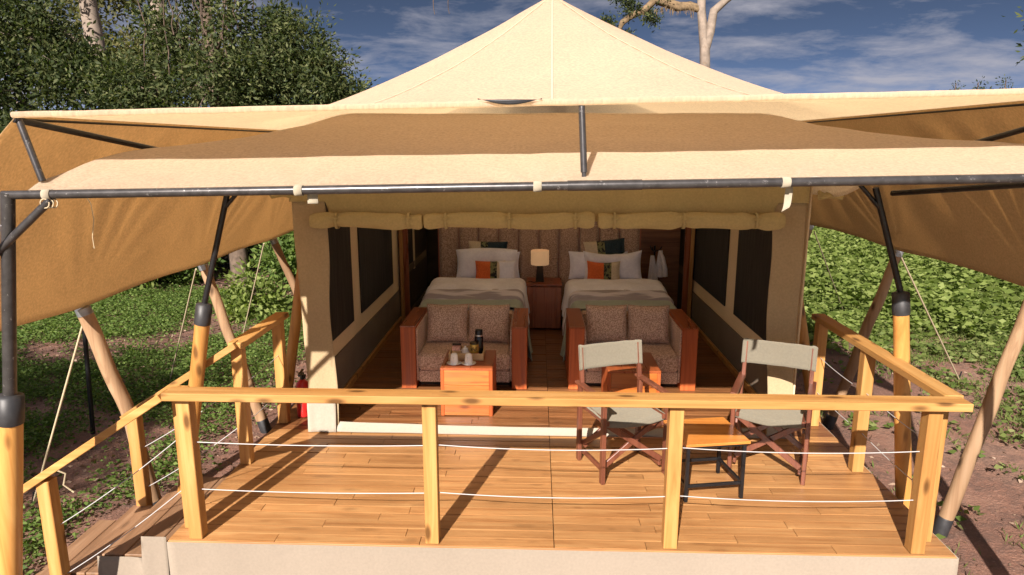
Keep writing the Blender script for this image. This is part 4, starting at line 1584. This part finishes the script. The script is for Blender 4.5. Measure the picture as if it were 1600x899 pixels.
tree('dark vine hung tree behind the fly at upper left', (-6.15, 9.8, -.5),
     [(-6.15, 9.8, -.55), (-6.2, 9.8, .6), (-6.35, 9.9, 2.2), (-6.5, 10.0, 4.0), (-6.62, 10.2, 5.6), (-6.8, 10.4, 7.5)], .19,
     [(-7.3, 10.1, 4.5, .75, .9, .75), (-6.3, 9.6, 3.55, 1.1, 1.0, .75), (-5.9, 9.7, 4.75, .42, .6, .55), (-7.9, 9.9, 3.5, .9, .9, .8), (-6.9, 10.4, 5.7, .9, .9, .45), (-7.2, 10, 2.4, 1.4, 1.1, .9)],
     M['leafmid'], M['trunkbark'], 17, 20, .13, (.075, .135), .40, 'trees behind the tent on the left', extra=vines)
tree('rounded bushy tree right of the vine hung trunk', (-4.7, 10.2, -.5),
     [(-4.7, 10.2, -.55), (-4.75, 10.2, 1.2), (-4.85, 10.2, 2.8), (-4.9, 10.2, 4.2)], .12,
     [(-4.95, 10.0, 4.00, .95, .9, .80), (-4.25, 10.0, 3.55, .68, .8, .60), (-5.55, 9.9, 3.55, .75, .8, .78), (-3.75, 10.1, 3.30, .42, .5, .38), (-4.9, 10.0, 2.9, 1.2, 1.0, .7), (-5.1, 10.0, 4.55, .50, .5, .34)],
     M['leafmid'], M['bark'], 34, 20, .10, (.07, .125), .36, 'trees behind the tent on the left')


def limb2(root):
    pass


tree('dense dark leafy tree with a pale trunk in the upper left corner', (-9.4, 11.6, -.5),
     [(-9.4, 11.6, -.55), (-9.5, 11.6, 2.0), (-9.75, 11.6, 4.2), (-9.95, 11.7, 6.2), (-9.9, 11.8, 8)], .26,
     [(-10.9, 10.9, 4.6, 1.0, .9, 1.05), (-9.6, 10.6, 3.7, 1.0, .8, .75), (-11.8, 11.0, 3.5, 1.3, 1.0, 1.0), (-9.9, 11.2, 6.6, 1.3, 1.0, .6), (-8.6, 10.6, 3.3, .8, .7, .8), (-12.0, 11.2, 5.8, 1.3, 1, .9), (-10.2, 10.8, 2.2, 1.8, 1, 1.0)],
     M['leafdark'], M['palebark'], 19, 19, .14, (.085, .15), .42, 'trees behind the tent on the left')
tree('tall olive green tree far back between the left trees', (-11.5, 17, -.5),
     [(-11.5, 17, -.55), (-11.4, 17, 3), (-11.2, 17, 6.5), (-11, 17, 9.5)], .28,
     [(-11.5, 16.8, 4.6, 2.2, 1.2, 1.3), (-8.6, 16.8, 4.4, 1.3, 1.1, 1.1), (-14.3, 16.8, 5.0, 1.9, 1.2, 1.5), (-9.6, 17, 8.0, 1.6, 1.3, .8), (-12.6, 16.8, 7.0, 1.4, 1.1, .9)],
     M['leafolive'], M['palebark'], 12, 13, .16, (.12, .2), .45, 'trees behind the tent on the left')


# --- right: tall pale tree with a mossy side branch
def rbranch(root):
    mb = MB().tube([(5.62, 22, 7.05), (5.2, 22, 7.17), (4.8, 22, 7.13), (4.35, 21.95, 7.28), (3.95, 21.9, 7.36), (3.62, 21.9, 7.02), (3.2, 21.9, 6.86), (2.85, 21.9, 6.62), (2.70, 21.9, 6.30)],
                   [.13, .15, .17, .16, .13, .13, .12, .10, .06], 10, wob=.45)
    br = part('branch', mb, M['moss'], root)
    mb = MB()
    for k in range(70):
        t = random.random()
        x = 3.3 + 2.1 * t
        z = 7.1 + .1 * math.sin(x * 3)
        mb.tube([(x, 21.9 + random.uniform(-.1, .1), z), (x + random.uniform(-.08, .08), 21.88, z - random.uniform(.1, .38))], [.02, .006], 4)
    part('moss_beard', mb, M['moss'], br, kind='stuff')
    cl = [(2.3, 21.9, 6.55, .40, .4, .22), (3.05, 21.8, 7.05, .42, .4, .20), (3.0, 21.9, 6.15, .35, .3, .14), (3.85, 21.8, 6.72, .42, .3, .17), (4.2, 21.9, 7.5, .35, .3, .15), (2.7, 21.9, 7.45, .3, .3, .12), (1.9, 21.9, 6.2, .35, .3, .2)]
    P, N = crown_pts(cl, 46, 9, .07)
    V = leaves(P, N, rng.uniform(.07, .13, len(P)), .5)
    part('leaf_spray', leafmesh('leaf_spray', V, M['leafdark'], WORG[root]), None, root)
    mb = MB().tube([(5.84, 22, 5.75), (5.95, 22, 6.3), (6.05, 22, 7.0), (6.45, 22, 7.36), (7.2, 22, 7.9), (7.8, 22, 9)], [.15, .16, .15, .12, .10, .06], 10, wob=.2)
    part('fork', mb, M['palebark'], root)


tree('tall pale trunked tree with mossy side branch right of the fly peak', (5.95, 22, -.5),
     [(5.95, 22, -.55), (5.93, 22, 2), (5.88, 22, 4.5), (5.80, 22, 5.8), (5.62, 22, 7.0), (5.55, 22, 8.4), (5.4, 22, 10.5)], .24,
     [(5.3, 22, 10.4, 1.6, 1.3, .7), (7.9, 22, 9.9, 1.4, 1.2, .7), (3.6, 22, 9.4, 1.0, 1.0, .4)],
     M['leafdark'], M['palebark'], 12, 12, .16, (.1, .17), .45, extra=rbranch)
tree('tall thinly leaved tree casting dappled shade on the left ground', (-9.6, -8.2, -.5),
     [(-9.6, -8.2, -.55), (-9.5, -8.1, 2), (-9.4, -8.0, 4.5), (-9.6, -7.9, 6.5)], .22,
     [(-10.6, -8.2, 6.4, 1.5, 1.3, .7), (-8.6, -7.4, 6.2, 1.4, 1.2, .6), (-9.8, -6.2, 5.9, 1.5, 1.2, .6), (-7.6, -5.9, 5.2, 1.0, 1.0, .5), (-11.6, -6.4, 6.0, 1.3, 1.3, .6), (-8.3, -9.2, 6.8, 1.3, 1.2, .5), (-6.9, -4.6, 4.6, .7, .8, .35)],
     M['leafmid'], M['bark'], 9, 12, .17, (.12, .22), .45)
tree('leafy tree at the right edge with only twig tips in view', (11.5, 10, -.5),
     [(11.5, 10, -.55), (11.4, 10, 2.5), (11.0, 10, 5.2)], .14,
     [(9.62, 10, 5.02, .80, .7, .36), (9.80, 10, 4.12, .82, .6, .20), (10.6, 10, 5.6, .9, .8, .5), (12.2, 10, 5.2, 1, .9, .8)],
     M['leafmid'], M['bark'], 16, 12, .10, (.09, .15), .4)
for x, h, wd in ((12.4, 4.2, 'first sapling tip left in the row above the right fly edge'), (13.05, 4.22, 'middle sapling tip of the row above the right fly edge'), (13.85, 4.28, 'last sapling tip right in the row above the right fly edge')):
    tree(wd, (x, 18, -.45), [(x, 18, -.5), (x + .03, 18, 2), (x, 18, h)], .03,
         [(x, 18, h - .1, .13, .12, .12), (x + .1, 18, h - .5, .2, .2, .2), (x - .1, 18, h - 1.2, .35, .3, .4)], M['leafdark'], M['bark'], 40, 6, .06, (.07, .11), .4,
         'saplings beyond the right fly edge', 'sapling', 'sapling', limbs=False)

# --- bushes below the left fly edge
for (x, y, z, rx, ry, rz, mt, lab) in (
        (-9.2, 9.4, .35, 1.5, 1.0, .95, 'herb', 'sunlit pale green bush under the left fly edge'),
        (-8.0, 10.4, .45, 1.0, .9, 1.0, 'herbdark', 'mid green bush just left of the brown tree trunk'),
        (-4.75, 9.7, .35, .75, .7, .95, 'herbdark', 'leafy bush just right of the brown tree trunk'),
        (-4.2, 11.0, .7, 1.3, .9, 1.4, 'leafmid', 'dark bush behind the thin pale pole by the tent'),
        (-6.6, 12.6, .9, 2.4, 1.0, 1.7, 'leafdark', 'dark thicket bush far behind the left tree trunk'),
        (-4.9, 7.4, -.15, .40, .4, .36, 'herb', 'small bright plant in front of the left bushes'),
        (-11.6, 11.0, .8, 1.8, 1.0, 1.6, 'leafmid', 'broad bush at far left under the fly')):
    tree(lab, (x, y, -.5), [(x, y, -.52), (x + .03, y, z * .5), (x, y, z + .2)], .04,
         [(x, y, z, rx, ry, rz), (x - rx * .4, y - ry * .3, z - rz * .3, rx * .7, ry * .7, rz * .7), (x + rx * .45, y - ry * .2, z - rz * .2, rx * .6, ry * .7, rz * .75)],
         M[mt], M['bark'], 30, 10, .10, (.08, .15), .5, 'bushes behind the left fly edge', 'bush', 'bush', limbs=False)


# ------------------------------------------------------------------ ground cover
def scatter(n, x0, x1, y0, y1, accept):
    pts = np.column_stack([rng.uniform(x0, x1, n), rng.uniform(y0, y1, n)])
    keep = np.array([rng.random() < accept(p[0], p[1]) for p in pts])
    return pts[keep]


def off_deck(x, y):
    return not ((-2.45 < x < 2.55) or (-3.6 < x < -2.4 and -.1 < y < 1.2))


def plants(pts, hmin, hmax, nleaf, lsz, asp, rad, flat=.6, hfun=None):
    P, N, Sz = [], [], []
    for x, y in pts:
        h = rng.uniform(hmin, hmax) * (hfun(x, y) if hfun else 1)
        z0 = gz(x, y)
        k = nleaf
        th = rng.uniform(0, 2 * np.pi, k)
        rr = rad * np.sqrt(rng.random(k))
        zz = z0 + h * (1 - (rr / rad) ** 2 * .55) * rng.uniform(.55, 1.0, k)
        px, py = x + rr * np.cos(th), y + rr * np.sin(th)
        P.append(np.column_stack([px, py, zz]))
        N.append(np.column_stack([np.cos(th) + rng.normal(size=k) * .5, np.sin(th) + rng.normal(size=k) * .5, rng.uniform(-.3, .5, k) * flat]))
        Sz.append(rng.uniform(lsz[0], lsz[1], k))
    return np.concatenate(P), np.concatenate(N), np.concatenate(Sz)


def lmask_r(x, y):
    """dense herb bank on the right"""
    if not off_deck(x, y) or x < 2.6:
        return 0
    bank = sm(0, 1.6, (y - 5.3) - .22 * (x - 4) + 1.2 * fbm(x, y, 0, .5))
    clear = math.exp(-(((x - 9.0) / 1.9) ** 2 + ((y - 7.0) / 1.5) ** 2))
    return bank * (1 - .97 * min(1, clear * 1.6))


pts = scatter(11000, 2.7, 15, 4.5, 13, lmask_r)
P, N, Sz = plants(pts, .22, .46, 14, (.06, .125), .60, .19, hfun=lambda x, y: (.55 + .9 * sm(5, 12, y)) * max(.35, 1 + 1.5 * fbm(x, y, 4, 1.1)))
ptb = scatter(420, 2.9, 15, 4.5, 13, lmask_r)
Pb, Nb, Szb = plants(ptb, .45, .75, 30, (.09, .17), .6, .30)
pts2 = scatter(7000, 2.7, 24, 13, 27, lambda x, y: .9)
P2, N2, Sz2 = plants(pts2, .4, 1.0, 9, (.12, .22), .62, .30, hfun=lambda x, y: .8 + .6 * fbm(x, y, 0, .4))
V = leaves(np.concatenate([P, P2, Pb]), np.concatenate([N, N2, Nb]), np.concatenate([Sz, Sz2, Szb]), .62)
single('undergrowth', leafmesh('undergrowth', V, M['herb']), None, 'dense bright green leafy herbs covering the right bank', None, kind='stuff')


def lmask_l(x, y):
    if x > -2.7 or not off_deck(x, y):
        return 0
    g = fbm(x, y, 2, .75) + .5 * fbm(x, y, 6, 2.1)
    near = sm(-3.0, -3.9, x + .35 * fbm(x, y, 1, 1.3))
    return max(0.06, sm(-.42, .02, g)) * near


pts = scatter(24000, -13, -2.8, -1.5, 9.5, lmask_l)
P, N, Sz = plants(pts, .05, .19, 14, (.022, .055), .55, .13)
V = leaves(P, N, Sz, .6)
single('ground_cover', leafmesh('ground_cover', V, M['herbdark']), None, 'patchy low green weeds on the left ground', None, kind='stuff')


def gmask_r(x, y):
    if not off_deck(x, y):
        return 0
    g = fbm(x, y, 9, .8) + .5 * fbm(x, y, 1, 2.4)
    strip = sm(3.4, 5.0, x - .12 * y) * (1 - sm(7.6, 9.5, y - .2 * (x - 4)))
    return strip * max(.05, sm(-.35, .22, g + .28 * sm(3, 6, y))) + .025


pts = scatter(19000, 2.6, 14, -1, 10.5, gmask_r)
P, N, Sz = [], [], []
for x, y in pts:
    k = 16
    px, py = x + rng.normal(size=k) * .07, y + rng.normal(size=k) * .07
    P.append(np.column_stack([px, py, np.full(k, gz(x, y) - .005)]))
    N.append(np.column_stack([rng.normal(size=k) * .6, rng.normal(size=k) * .6, np.full(k, .9)]))
    Sz.append(rng.uniform(.03, .095, k))
V = leaves(np.concatenate(P), np.concatenate(N), np.concatenate(Sz), .16)
pts = scatter(6500, 2.7, 14, 0, 9, lambda x, y: .5 * gmask_r(x, y) + .02)
P, N, Sz = plants(pts, .06, .17, 12, (.05, .10), .55, .11)
V = np.concatenate([V, leaves(P, N, Sz, .55)])
single('grass', leafmesh('grass', V, M['grass']), None, 'short patchy grass and small weeds on the right ground', None, kind='stuff')

# fallen leaves and chips
n = 16000
x = np.where(rng.random(n) < .68, rng.uniform(-12, -2.6, n), rng.uniform(2.6, 13, n))
y = rng.uniform(-1.5, 10, n)
keep = np.array([off_deck(a, b_) and (rng.random() < (1 if a < 0 else .5)) for a, b_ in zip(x, y)])
x, y = x[keep], y[keep]
z = np.array([gz(a, b_) for a, b_ in zip(x, y)]) + .008
P = np.column_stack([x, y, z])
N = np.column_stack([rng.normal(size=len(x)), rng.normal(size=len(x)), rng.normal(size=len(x)) * .25])
V = leaves(P, N, rng.uniform(.025, .075, len(x)), .5)
single('fallen_leaves', leafmesh('fallen_leaves', V, M['litter']), None, 'dry fallen leaves scattered over the bare soil', None, kind='stuff')
print('planks', nplank)
